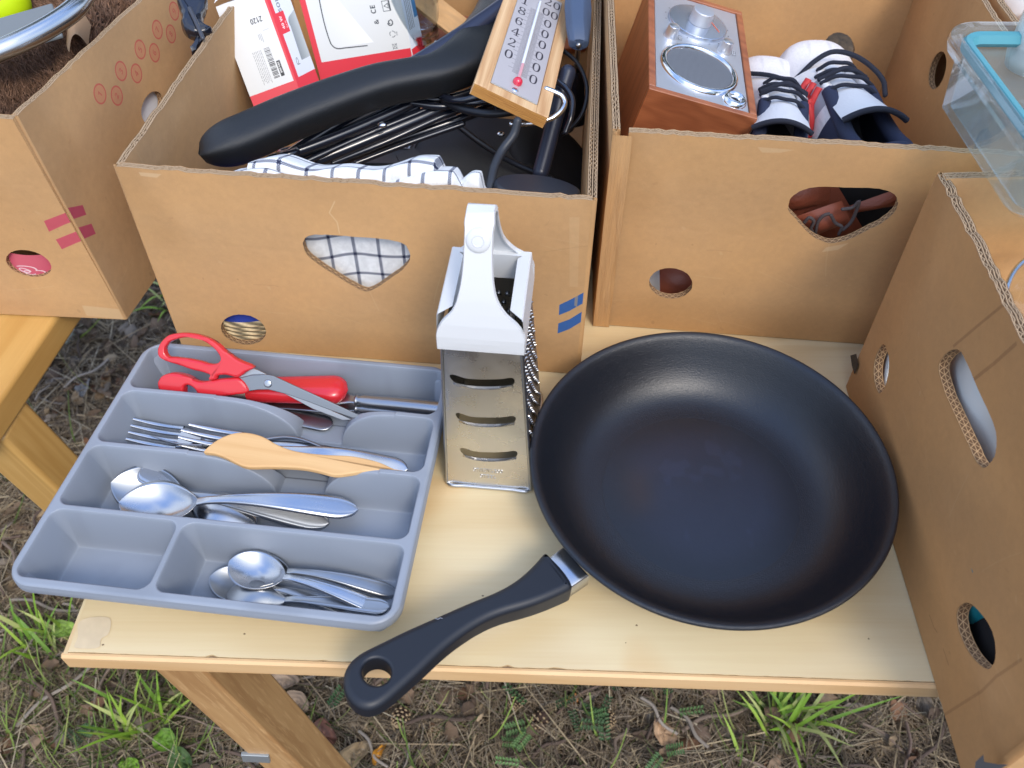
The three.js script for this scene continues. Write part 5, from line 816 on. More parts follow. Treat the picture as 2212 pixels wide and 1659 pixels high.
{ // drinking glass, boards at the far end
  const c = at(896, 92, 0.12), g = lathe([[0.0001, 0.0], [0.028, 0.0005], [0.03, 0.004], [0.0315, 0.03], [0.034, 0.125], [0.0345, 0.126], [0.0332, 0.126], [0.0302, 0.03], [0.028, 0.009], [0.0001, 0.0075]], 48);
  const T = thing('drinking_glass', 'clear drinking glass behind the cartons', 'glass', c.clone()); own('glass_body', g, phy({ color: lin(0.86, 0.93, 0.97), transmission: 1, thickness: 0.004, ior: 1.5, roughness: 0.03 }), T);
  const pb = woodTex(512, 256, [166, 96, 56], [138, 74, 40], { fu: 2, fv: 4, s: 71, rings: 6, fine: 0.08 });
  const B = thing('wooden_board', 'reddish brown wooden board behind the bicycle saddle', 'board', at(1000, 20, 0.16));
  const bx = rbox(0.3, 0.012, 0.16, 0.002); uvPlanar(bx, V(1, 0, 0), V(0, 0, 1), 0.3, 0.15); bx.rotateX(0.55); bx.rotateY(0.2); const q = at(1000, 8, 0.13); bx.translate(q.x, q.y, q.z); put('plank', bx, std({ map: pb, roughness: 0.55 }), B);
  const s = at(965, 40, 0.15), fl = rbox(0.1, 0.0065, 0.03, 0.001); fl.rotateY(-0.75); fl.rotateX(0.4); fl.translate(s.x, s.y, s.z); tag(put('cardboard_flap', fl, M.card), 'strip of bare cardboard in front of the reddish wooden board', 'cardboard flap');
}
{ // black clip hanging between the left and middle boxes
  const T = thing('plastic_bracket', 'black plastic bracket wedged between the left and middle boxes', 'bracket', at(425, 60, 0.22));
  const k = (q) => crop(q, 0, 0, 0.2893), o = at(425, 50, 0.225), n = V(0.25, 0.86, 0.45).normalize();
  put('bracket_body', plate(k([[1525, -60], [1530, 0], [1565, 100], [1558, 170], [1580, 220], [1640, 262], [1720, 280], [1800, 262], [1828, 215], [1760, 175], [1752, 100], [1772, 40], [1780, -60]]), o, n, 0.02, 0.006, { N: 80 }), M.blackGloss, T);
  put('bracket_body', plate(k([[1690, 270], [1735, 290], [1765, 330], [1735, 360], [1690, 420], [1655, 440], [1650, 400], [1672, 340]]), o.clone().addScaledVector(n, -0.006), n, 0.018, 0.005, { N: 60 }), M.blackGloss, T);
  put('rib', capTube(k([[1640, 75], [1680, 160], [1720, 250], [1752, 330]]).map(([a, b]) => onPlane(a, b, o.clone().addScaledVector(n, 0.003), n)), 0.0022, 16, 8), phy({ color: lin(0.05, 0.055, 0.07), roughness: 0.3 }), T);
}
{ // seen through the round hole: coil of rope with something blue above
  const F = boxB.W.front.F, c = onPlane(526, 725, F.o.clone().addScaledVector(F.n, -0.034), F.n);
  const T = thing('rope_basket', 'coiled rope basket seen through the round hole of the middle box', 'basket', c.clone());
  const rope = std({ roughness: 0.95, map: dtex(128, 128, (u, v) => { const k = 0.72 + 0.28 * Math.sin((u * 24 + v * 3) * 6.283) + (fbm(u, v, 20, 20, 2, 3) - 0.5) * 0.2; return [242 * k, 218 * k, 172 * k]; }) });
  for (let i = 0; i < 4; i++) { const g = new THREE.TorusGeometry(0.07, 0.0034, 10, 70); g.rotateX(Math.PI / 2); g.translate(c.x + 0.012, TT + 0.009 + i * 0.0056, c.z - 0.045); put('rope_coil', g, rope, T); }
  const b = lathe([[0.0001, 0.05], [0.05, 0.045], [0.068, 0.02], [0.07, 0]], 40); b.translate(c.x + 0.012, TT + 0.029, c.z - 0.045); tag(put('blue_cloth', b, std({ color: lin(0.02, 0.05, 0.36), roughness: 0.8 })), 'deep blue cloth lying on the rope basket behind the round hole', 'cloth');
}
// ================= the back right box: radio, sneakers, shoes =================
{ // table radio lying on its back
  const o = V(0.131, 0.896, -0.76), x = V(0.968, -0.238, 0.076).normalize(), y0 = V(0.091, 0.051, -0.995), z = x.clone().cross(y0).normalize(), y = z.clone().cross(x);
  const W = 0.114, Hh = 0.213, D = 0.133, M4 = basis(x, y, z, o);
  const T = thing('table_radio', 'wooden table radio with brushed silver front lying in the back right box', 'radio', o.clone());
  const L = (g) => { g.applyMatrix4(M4); return g; };
  const rw = woodTex(1024, 512, [172, 104, 66], [134, 75, 46], { fu: 2, fv: 5, s: 83, rings: 5, fine: 0.09, warp: 0.55 });
  const wood = phy({ map: rw, roughness: 0.42, clearcoat: 0.25, clearcoatRoughness: 0.35 });
  const e = 0.0075; // frame thickness
  const bx = (x0, y0, z0, x1, y1, z1, r = 0.0012) => { const g = rbox(x1 - x0, y1 - y0, z1 - z0, r); g.translate((x0 + x1) / 2, (y0 + y1) / 2, (z0 + z1) / 2); return g; };
  const wU = (g, a, b, sa = 0.2, sb = 0.13) => uvPlanar(g, a, b, sa, sb, 0.3, 0.2);
  put('cabinet_panel', L(wU(bx(0, 0, -D, W, e, 0), V(1, 0, 0), V(0, 0.5, 1))), wood, T); put('cabinet_panel', L(wU(bx(0, Hh - e, -D, W, Hh, 0), V(1, 0, 0), V(0, 0.5, 1))), wood, T);
  put('cabinet_panel', L(wU(bx(0, e, -D, e, Hh - e, 0), V(0, 0, 1), V(0.5, 1, 0))), wood, T); put('cabinet_panel', L(wU(bx(W - e, e, -D, W, Hh - e, 0), V(0, 0, 1), V(0.5, 1, 0))), wood, T);
  put('back_panel', L(bx(e, e, -D, W - e, Hh - e, -D + 0.005)), M.blackMatte, T);
  const al = std({ color: lin(0.66, 0.67, 0.69), metalness: 0.8, roughness: 0.45, bumpMap: brushed, bumpScale: 0.00004 });
  const face = L(uvPlanar(bx(e + 0.0006, e + 0.0006, -0.006, W - e - 0.0006, Hh - e - 0.0006, -0.0016, 0.0006), V(1, 0, 0), V(0, 1, 0), 0.1, 0.1)); put('front_plate', face, al, T);
  const cyl = (px, py, prof, n = 48) => { const g = lathe(prof, n); g.rotateX(Math.PI / 2); g.translate(px, py, -0.0016); return L(g); };
  // measured on the front plate
  const k = (p) => { const q = crop([p], 1560, 0, 0.217)[0], d = onPlane(...q, o.clone().addScaledVector(z, -0.0016), z).sub(o); return [d.dot(x), d.dot(y)]; };
  const [sx, sy] = k([865, 800]); const [dx, dy] = k([840, 285]);
  put('speaker_ring', cyl(sx, sy, [[0.0355, 0], [0.036, 0.003], [0.0385, 0.0045], [0.0415, 0.0032], [0.0428, 0.0]], 72), M.chrome, T);
  const mesh = dtex(256, 256, (u, v) => { const a = (u * 64) % 1 - 0.5, b = (v * 64) % 1 - 0.5; const q = a * a + b * b < 0.09 ? 60 : 128; return [q, q * 1.04, q * 1.1]; });
  const gm = lathe([[0.0001, 0.0024], [0.02, 0.0018], [0.0358, 0.0002]], 48); uvPlanar(gm, V(1, 0, 0), V(0, 0, 1), 0.08, 0.08); gm.rotateX(Math.PI / 2); gm.translate(sx, sy, -0.0012); put('speaker_grille', L(gm), std({ map: mesh, metalness: 0.35, roughness: 0.7 }), T);
  put('tuning_dial', cyl(dx, dy, [[0.0001, 0.0042], [0.0325, 0.0042], [0.0335, 0.0036], [0.0338, 0]], 72), std({ color: lin(0.5, 0.56, 0.66), metalness: 0.85, roughness: 0.24 }), T);
  put('tuning_knob', cyl(dx + 0.001, dy - 0.001, [[0.0001, 0.0185], [0.0108, 0.0183], [0.0119, 0.0172], [0.0126, 0.0044]], 48), std({ color: lin(0.68, 0.69, 0.71), metalness: 0.85, roughness: 0.48 }), T);
  { const a = k([985, 295]), b = k([1075, 410]); const g = capTube([V(a[0], a[1], 0.0028), V(b[0], b[1], 0.0028)], 0.0005, 4, 6); put('dial_pointer', L(g), std({ color: lin(0.75, 0.16, 0.08), roughness: 0.5 }), T); }
  for (const p of [[535, 415], [1150, 590]]) { const [a, b] = k(p); put('small_knob', cyl(a, b, [[0.0001, 0.0125], [0.0052, 0.0123], [0.006, 0.0115], [0.0076, 0.0008], [0.0082, 0.0]], 32), std({ color: lin(0.68, 0.69, 0.71), metalness: 0.9, roughness: 0.28 }), T); }
  { const [a, b] = k([1270, 1165]); put('bass_port', cyl(a, b, [[0.005, -0.004], [0.0056, 0.002], [0.0085, 0.0058], [0.0115, 0.0036], [0.0128, 0]], 40), M.chrome, T); put('port_opening', cyl(a, b, [[0.0001, 0.0006], [0.0056, 0.0006]], 24), M.dark, T); }
  const lab = ctex(64, 128, (c, w, h) => { c.fillStyle = '#c9ccd2'; c.fillRect(0, 0, w, h); c.strokeStyle = '#2c2d30'; c.lineWidth = 8; c.strokeRect(6, 6, w - 12, h - 12); c.fillStyle = '#2c2d30'; for (let i = 0; i < 6; i++) c.fillRect(18, 18 + i * 16, 28, 9); });
  for (const p of [[645, 437], [1262, 618]]) { const [a, b] = k(p); const g = new THREE.PlaneGeometry(0.0045, 0.009); g.translate(a, b, -0.0012); put('printed_label', L(g), std({ map: lab, roughness: 0.5 }), T); }
  const tk = []; for (let i = 0; i < 17; i++) { const an = rad(-70 + i * 20), r = 0.0368, g = new THREE.CircleGeometry(0.0007, 6); g.translate(dx + r * Math.cos(an), dy + r * Math.sin(an), -0.0011); tk.push(L(g)); } put('dial_marks', tk, M.blackMatte, T).userData.kind = 'stuff';
}
// sneakers: heel towards the viewer, toe leaning against the far wall. local x: heel to toe, y up, z across
function sneaker(label, pos, yaw, pitch, mir, s) {
  const T = thing('sneaker', label, 'shoe', pos.clone(), null);
  T.quaternion.setFromEuler(new THREE.Euler(0, yaw, 0)); T.quaternion.multiply(new THREE.Quaternion().setFromEuler(new THREE.Euler(0, 0, pitch)));
  const L = 0.285 * s;
  const hw = (q) => (0.033 + 0.016 * sst(0.25, 0.72, q)) * Math.pow(Math.max(0, Math.min(1, q / 0.09)), 0.45) ** 1 * Math.sqrt(Math.max(0, 1 - Math.pow(Math.max(0, (q - 0.72) / 0.28), 2.6))) * s;
  const ht = (q) => (q < 0.38 ? lerp(0.088, 0.078, sst(0, 0.2, q)) : lerp(0.078, 0.047, sst(0.38, 0.8, q))) * Math.sqrt(Math.max(0, 1 - Math.pow(Math.max(0, (q - 0.84) / 0.16), 2.4))) * s;
  const cz = (q) => mir * 0.012 * Math.sin(Math.PI * q) * s; // banana bend of the last
  const open = (q) => q < 0.62 ? lerp(0.62, 0.34, sst(0.1, 0.6, q)) * sst(0.64, 0.52, q) * sst(-0.02, 0.05, q) : 0; // half width of the opening as a share
  const P = (q, a, k = 1) => { // a 0..1 from left sole edge over the top to the right sole edge
    const w = hw(q) * k, h = ht(q) * k, an = Math.PI * (1 - a), c = Math.cos(an), si = Math.sin(an); return V(q * L, 0.012 * s + h * Math.pow(si, 0.72), cz(q) + w * Math.sign(c) * Math.pow(Math.abs(c), 0.75)); };
  const sideG = (q0, q1, left, lim, k = 1) => grid(60, 16, (u, v) => { const q = lerp(q0, q1, u), m = 0.5 - lim(q) * 0.36; const a = v * m; return P(q, left ? a : 1 - a, k); });
  const white = std({ roughness: 0.6, map: dtex(256, 256, (u, v) => { const d = sst(0.52, 0.75, fbm(u, v, 5, 5, 4, 9)) * 22 + (fbm(u, v, 60, 60, 2, 3) - 0.5) * 14; return [228 - d, 226 - d, 226 - d * 0.9]; }) });
  const navy = std({ color: lin(0.018, 0.026, 0.062), roughness: 0.75, bumpMap: rep(grainBump, 6, 6), bumpScale: 0.0004 }), lace = std({ color: lin(0.01, 0.013, 0.026), roughness: 0.85 }), grey = std({ color: lin(0.3, 0.32, 0.36), roughness: 0.5 });
  own('toe_upper', [sideG(0.3, 0.998, true, open), sideG(0.3, 0.998, false, open)], white, T);
  own('heel_upper', [sideG(0.0, 0.3, true, open), sideG(0.0, 0.3, false, open)], navy, T);
  own('lining', [sideG(0.01, 0.55, true, open, 0.9), sideG(0.01, 0.55, false, open, 0.9)], navy, T);
  const rim = (left) => { const p = []; for (let i = 0; i <= 14; i++) { const q = lerp(0.012, 0.575, i / 14), m = 0.5 - open(q) * 0.36; p.push(P(q, left ? m : 1 - m, 0.95)); } return p; };
  const rl = rim(true), rr = rim(false); own('collar', [tube([...rl.slice(0, 11).reverse(), ...rr.slice(0, 11)], 0.0075 * s, 70, 10)], navy, T);
  own('eyestay', [tube(rl.slice(9), 0.005 * s, 20, 8), tube(rr.slice(9), 0.005 * s, 20, 8)], white, T);
  own('insole', grid(12, 6, (u, v) => { const q = lerp(0.02, 0.6, u); return V(q * L, 0.022 * s, cz(q) + (v * 2 - 1) * hw(q) * 0.9); }), std({ color: lin(0.16, 0.17, 0.19), roughness: 0.9 }), T);
  const tong = grid(14, 14, (u, v) => { const q = lerp(0.62, 0.19, u), w = lerp(0.015, 0.0305, u) * s, t = v * 2 - 1; return V(q * L, (lerp(0.066, 0.093, u) + 0.012 * s * (1 - t * t) - 0.004) * s, cz(q) + t * w); });
  own('tongue', tong, std({ color: lin(0.62, 0.64, 0.68), roughness: 0.85, bumpMap: kraftBump, bumpScale: 0.001 }), T);
  const edge = []; for (let i = 0; i <= 14; i++) { const t = i / 7 - 1; edge.push(V(0.19 * L, (0.093 + 0.012 * s * (1 - t * t) - 0.004) * s, cz(0.19) + t * 0.0305 * s)); } own('tongue_binding', tube(edge, 0.003 * s, 30, 8), lace, T);
  const laces = []; for (let i = 0; i < 4; i++) { const q = lerp(0.575, 0.4, i / 3), m = 0.5 - open(q) * 0.36 - 0.03, a = P(q, m, 1.03), b = P(q - 0.03, 1 - m, 1.03), c = a.clone().lerp(b, 0.5).add(V(0, 0.009 * s, 0)); const g = capTube([a, a.clone().lerp(c, 0.5).add(V(0, 0.004, 0)), c, c.clone().lerp(b, 0.5).add(V(0, 0.004, 0)), b], 0.0021 * s, 20, 7); laces.push(g); own('lace', g, lace, T); if (i === 1) { const a2 = P(q, 1 - m, 1.03), b2 = P(q - 0.03, m, 1.03), c2 = a2.clone().lerp(b2, 0.5).add(V(0, 0.011 * s, 0)); own('lace', capTube([a2, c2, b2], 0.0026 * s, 16, 7), lace, T); } }
  for (let i = 0; i < 3; i++) { const q = 0.40 + i * 0.045; const g = tube([P(q, mir < 0 ? 0.1 : 0.9, 1.012), P(q + 0.02, mir < 0 ? 0.2 : 0.8, 1.015), P(q + 0.045, mir < 0 ? 0.3 : 0.7, 1.012)], 0.0045 * s, 14, 6); own('side_stripe', g, std({ color: lin(0.55, 0.03, 0.03), roughness: 0.6 }), T); }
  own('mesh_panel', grid(10, 8, (u, v) => P(lerp(0.36, 0.5, u), mir < 0 ? lerp(0.05, 0.33, v) : lerp(0.95, 0.67, v), 1.006)), grey, T);
  const so = []; for (let j = 0; j < 3; j++) so.push(j); own('sole', ringLoft(8, 72, (s2, a) => { const q = 0.5 - 0.5 * Math.cos(a * 2 * Math.PI), sd = a < 0.5 ? 1 : -1, ex = [1.02, 1.06, 1.07, 1.07, 1.06, 1.04, 1, 0.9, 0][Math.round(s2 * 8)], h = [0.017, 0.016, 0.012, 0.008, 0.004, 0.001, 0, 0, 0][Math.round(s2 * 8)] * s; return V((q * 1.02 - 0.01) * L, h, cz(q) + sd * hw(q) * ex); }), std({ color: lin(0.55, 0.56, 0.58), roughness: 0.6 }), T);
  return T;
}
{
  const a = sneaker('white and navy sneaker close against the radio', X(0.248, -0.69, 0.08), rad(80), rad(3), 1, 0.94);
  const b = sneaker('white and navy sneaker on the right with a red mark on its tongue', X(0.36, -0.69, 0.08), rad(91), rad(3), -1, 1.03);
  void a; void b;
  const dark = std({ color: lin(0.01, 0.013, 0.026), roughness: 0.85 });
  tag(put('shoelace', capTube(T2([[1690, 196, 0.13], [1724, 166, 0.15], [1760, 132, 0.165], [1800, 112, 0.17], [1840, 118, 0.168], [1880, 142, 0.16], [1908, 175, 0.15], [1912, 205, 0.14]]), 0.0028, 70, 7), dark), 'loose dark lace arched over the toe of the right sneaker', 'shoelace');
  tag(put('shoelace', capTube(T2([[1612, 158, 0.15], [1660, 162, 0.155], [1700, 174, 0.155], [1722, 186, 0.15], [1712, 200, 0.145]]), 0.0026, 40, 7), dark), 'loose dark lace lying across the toe of the left sneaker', 'shoelace');
}
{ // brown leather shoes behind the handle hole and round hole
  const F = boxC.W.front.F, inP = (px, py, d) => onPlane(px, py, F.o.clone().addScaledVector(F.n, -d), F.n);
  const leather = phy({ color: lin(0.23, 0.062, 0.033), roughness: 0.42, bumpMap: kraftBump, bumpScale: 0.0015 });
  const c = inP(1790, 470, 0.05), T = thing('leather_shoe', 'brown leather lace-up shoe seen through the handle hole of the back right box', 'shoe', c.clone());
  const surf = (q, bulge, d0) => { const P = q.map(([a, b]) => inP(a, b, d0)); return grid(14, 10, (u, v) => P[0].clone().lerp(P[1], u).lerp(P[3].clone().lerp(P[2], u), v).addScaledVector(F.n, bulge * Math.sin(Math.PI * u) * Math.sin(Math.PI * v))); };
  put('vamp', surf([[1660, 440], [1800, 385], [1880, 520], [1700, 560]], 0.012, 0.055), leather, T);
  put('heel_counter', surf([[1640, 470], [1650, 380], [1800, 380], [1790, 440]], 0.012, 0.04), leather, T);
  put('quarter', surf([[1712, 470], [1818, 433], [1838, 478], [1735, 520]], 0.008, 0.03), phy({ color: lin(0.27, 0.075, 0.042), roughness: 0.4 }), T);
  put('strap', surf([[1830, 446], [1960, 400], [1960, 440], [1835, 462]], 0.006, 0.045), leather, T);
  const lc = std({ color: lin(0.07, 0.055, 0.055), roughness: 0.85 }); const ln = (q) => put('lace', capTube(q.map(([a, b]) => inP(a, b, 0.019)), 0.0016, 30, 7), lc, T);
  ln([[1738, 480], [1748, 470], [1758, 478], [1752, 495], [1762, 510]]); ln([[1760, 512], [1768, 478], [1780, 465], [1790, 462]]); ln([[1795, 465], [1805, 482], [1818, 490], [1812, 506]]); ln([[1820, 452], [1842, 448], [1856, 434], [1850, 455], [1838, 480], [1822, 496]]);
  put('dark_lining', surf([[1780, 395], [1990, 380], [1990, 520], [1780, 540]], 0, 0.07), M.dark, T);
  const c2 = inP(1462, 610, 0.05), T3 = thing('leather_shoe', 'brown leather shoe toe seen through the round hole of the back right box', 'shoe', c2.clone());
  const sp = new THREE.SphereGeometry(0.055, 32, 24); sp.scale(1, 0.75, 0.8); sp.translate(c2.x + 0.012, c2.y - 0.005, c2.z - 0.02); put('toe_cap', sp, leather, T3);
  const wl = new THREE.TorusGeometry(0.054, 0.003, 8, 48); wl.rotateX(Math.PI / 2); wl.scale(1, 1, 0.8); wl.translate(c2.x + 0.012, c2.y - 0.028, c2.z - 0.02); put('welt', wl, std({ color: lin(0.5, 0.46, 0.4), roughness: 0.7 }), T3);
  const pp = grid(6, 6, (u, v) => inP(lerp(1380, 1425, u), lerp(570, 650, v), 0.035).add(V(0, 0, 0.004 * Math.sin(u * 5 + v * 3)))); tag(put('paper_scrap', pp, std({ color: lin(0.6, 0.62, 0.65), roughness: 0.8 })), 'crumpled white paper beside the shoe toe inside the round hole', 'paper');
}
// ================= glass dish, things at the right edge =================
{
  const x0 = 0.345, z0 = -0.672, W = 0.25, Dp = 0.19, top = 0.305, bot = 0.238, T = thing('glass_dish', 'rectangular glass food dish with a teal seal round its rim', 'dish', X(x0 + W / 2, z0 + Dp / 2, bot));
  const rr = (off, y, r = 0.03) => { const pts = [], q = Math.max(0.004, r + off); for (const [cx, cz, a0] of [[x0 + W - r, z0 + Dp - r, 0], [x0 + r, z0 + Dp - r, 90], [x0 + r, z0 + r, 180], [x0 + W - r, z0 + r, 270]]) for (let k = 0; k <= 10; k++) { const a = rad(a0 + k * 9); pts.push(V(cx + q * Math.cos(a), TT + y, cz + q * Math.sin(a))); } pts.push(pts[0].clone()); return pts; };
  const loftR = (rings) => grid(rings[0].length - 1, rings.length - 1, (u, v) => rings[Math.round(v * (rings.length - 1))][Math.round(u * (rings[0].length - 1))].clone(), true);
  const glass = phy({ color: lin(0.86, 0.93, 0.95), transmission: 0.93, thickness: 0, ior: 1.5, roughness: 0.06 });
  const prof = [[-0.03, bot], [-0.02, bot + 0.0005], [-0.014, bot + 0.006], [-0.009, top - 0.022], [-0.007, top - 0.016], [0.0, top - 0.013], [0.0025, top - 0.006], [0.0015, top - 0.001], [-0.002, top], [-0.007, top - 0.001], [-0.0125, top - 0.016], [-0.019, bot + 0.009], [-0.024, bot + 0.005], [-0.03, bot + 0.0045]];
  put('glass_body', smooth(merge([loftR(prof.map(([o2, y]) => rr(o2, y))), (() => { const r = rr(-0.03, bot); const s = new THREE.ShapeGeometry(new THREE.Shape(r.slice(0, -1).map((p) => new THREE.Vector2(p.x, -p.z)))); s.rotateX(-Math.PI / 2); s.translate(0, TT + bot, 0); const s2 = s.clone(); s2.translate(0, 0.0045, 0); return merge([s, s2]); })()]), 0.7), glass, T);
  put('seal', smooth(loftR([[-0.0095, top - 0.012], [-0.0085, top - 0.006], [-0.011, top - 0.003], [-0.016, top - 0.004], [-0.0185, top - 0.01], [-0.0155, top - 0.014]].map(([o2, y]) => rr(o2, y))), 0.9), phy({ color: lin(0.08, 0.3, 0.36), roughness: 0.4 }), T);
  put('inner_lid', (() => { const r = rr(-0.02, top - 0.013); const s = new THREE.ShapeGeometry(new THREE.Shape(r.slice(0, -1).map((p) => new THREE.Vector2(p.x, -p.z)))); s.rotateX(-Math.PI / 2); s.translate(0, TT + top - 0.013, 0); return s; })(), phy({ color: lin(0.93, 0.95, 0.96), transmission: 1, thickness: 0, roughness: 0.18, ior: 1.4 }), T);
}
{ // box behind on the right, white bowl in it
  const E = makeBox({ label: 'cardboard box beyond the right wall of the radio box, only its edge showing', seed: 23, t: 0.007,
    bot: [X(0.502, -0.6, 0.001), X(0.9, -0.6, 0.001), X(0.93, -1.06, 0.001), X(0.525, -1.06, 0.001)], top: [X(0.482, -0.6, 0.238), X(0.9, -0.6, 0.238), X(0.93, -1.06, 0.238), X(0.5, -1.06, 0.238)], walls: {} });
  void E;
  const c = at(2215, 60, 0.2), bwl = lathe([[0.0001, 0], [0.035, 0.001], [0.04, 0.004], [0.062, 0.03], [0.075, 0.055], [0.077, 0.056], [0.0755, 0.057], [0.06, 0.032], [0.038, 0.008], [0.0001, 0.006]].map(([a, b]) => [a * 0.8, b]), 64);
  const T = thing('white_bowl', 'white bowl at the upper right edge behind the glass dish', 'bowl', c.clone()); own('bowl_body', bwl.rotateX(-0.9), phy({ color: lin(0.8, 0.8, 0.8), roughness: 0.25 }), T);
  const c2 = at(2226, 150, 0.27), g2 = lathe([[0.0001, 0.0], [0.05, 0.002], [0.056, 0.012], [0.058, 0.06], [0.056, 0.061], [0.0545, 0.012], [0.048, 0.005], [0.0001, 0.004]].map(([a, b]) => [a * 0.42, b]), 48);
  const T4 = thing('plastic_cup', 'pale translucent cup standing inside the glass dish at the picture edge', 'cup', c2.clone()); own('cup_body', g2, phy({ color: lin(0.8, 0.86, 0.84), roughness: 0.3, transmission: 0.35, thickness: 0 }), T4);
}
{ // inside the right front box: glass lid, plastic sheet, teal bottle
  const c = at(2168, 690, 0.185).add(V(0.074, 0, 0)), lid = lathe([[0.0001, 0.03], [0.03, 0.028], [0.06, 0.02], [0.082, 0.008], [0.09, 0.0], [0.092, -0.002], [0.09, -0.003]].map(([a, b]) => [a * 0.76, b * 0.76]), 64); lid.rotateX(0.2);
  const T = thing('round_glass_cover', 'round glass pot lid standing inside the right front box', 'lid', c.clone()); own('lid_dome', lid, phy({ color: lin(0.9, 0.93, 0.94), transmission: 1, thickness: 0, roughness: 0.04, ior: 1.5 }), T); const rg = new THREE.TorusGeometry(0.0695, 0.002, 8, 80); rg.rotateX(Math.PI / 2 + 0.2); own('steel_rim', rg, M.chrome, T);
  const F = boxD.W.left.F, inP = (px, py, d) => onPlane(px, py, F.o.clone().addScaledVector(F.n, -d), F.n);
  const sheet = grid(20, 20, (u, v) => inP(lerp(1990, 2170, u), lerp(720, 1030, v), 0.016 + 0.003 * Math.sin(u * 7 + v * 3))); tag(put('plastic_sheet', sheet, phy({ color: lin(0.62, 0.67, 0.68), roughness: 0.25, clearcoat: 0.6 })), 'grey plastic sheet seen through the oval slot of the right box', 'plastic sheet');
  const plt = lathe([[0.0001, 0.006], [0.06, 0.004], [0.085, 0.0], [0.092, 0.003], [0.0935, 0.001], [0.085, -0.004], [0.0001, 0]], 64); plt.scale(0.55, 0.55, 0.55); plt.rotateZ(Math.PI / 2 - 0.25); const pp = inP(2140, 1010, 0.013); plt.translate(pp.x + 0.004, pp.y - 0.028, pp.z + 0.012); tag(put('blue_grey_plate', plt, phy({ color: lin(0.19, 0.26, 0.36), roughness: 0.25 })), 'blue grey plate with pale rim behind the lower end of the oval slot', 'plate');
  const bt = inP(2132, 1325, 0.022), bg = lathe([[0.0001, -0.08], [0.03, -0.08], [0.033, -0.07], [0.033, 0.02], [0.02, 0.04], [0.012, 0.05], [0.0001, 0.052]], 40); bg.rotateZ(0.2); bg.scale(0.6, 0.6, 0.6); bg.translate(bt.x + 0.0, bt.y + 0.03, bt.z - 0.012); tag(put('teal_bottle', bg, phy({ color: lin(0.01, 0.19, 0.23), roughness: 0.3 })), 'dark teal bottle seen through the lower round hole of the right box', 'bottle');
  const blk = rbox(0.05, 0.1, 0.16, 0.01); { const c3 = inP(2112, 1385, 0.014); blk.translate(c3.x + 0.028, c3.y - 0.03, c3.z - 0.005); }; tag(put('black_pouch', blk, M.dark), 'black pouch filling the lower round hole of the right box', 'pouch');
  const wp = grid(8, 8, (u, v) => inP(lerp(1900, 1935, u), lerp(735, 850, v), 0.014 + 0.004 * Math.sin(u * 6 + v * 4))); tag(put('white_paper', wp, std({ color: lin(0.62, 0.64, 0.62), roughness: 0.8 })), 'white paper showing in the narrow round hole of the right box', 'paper');
}
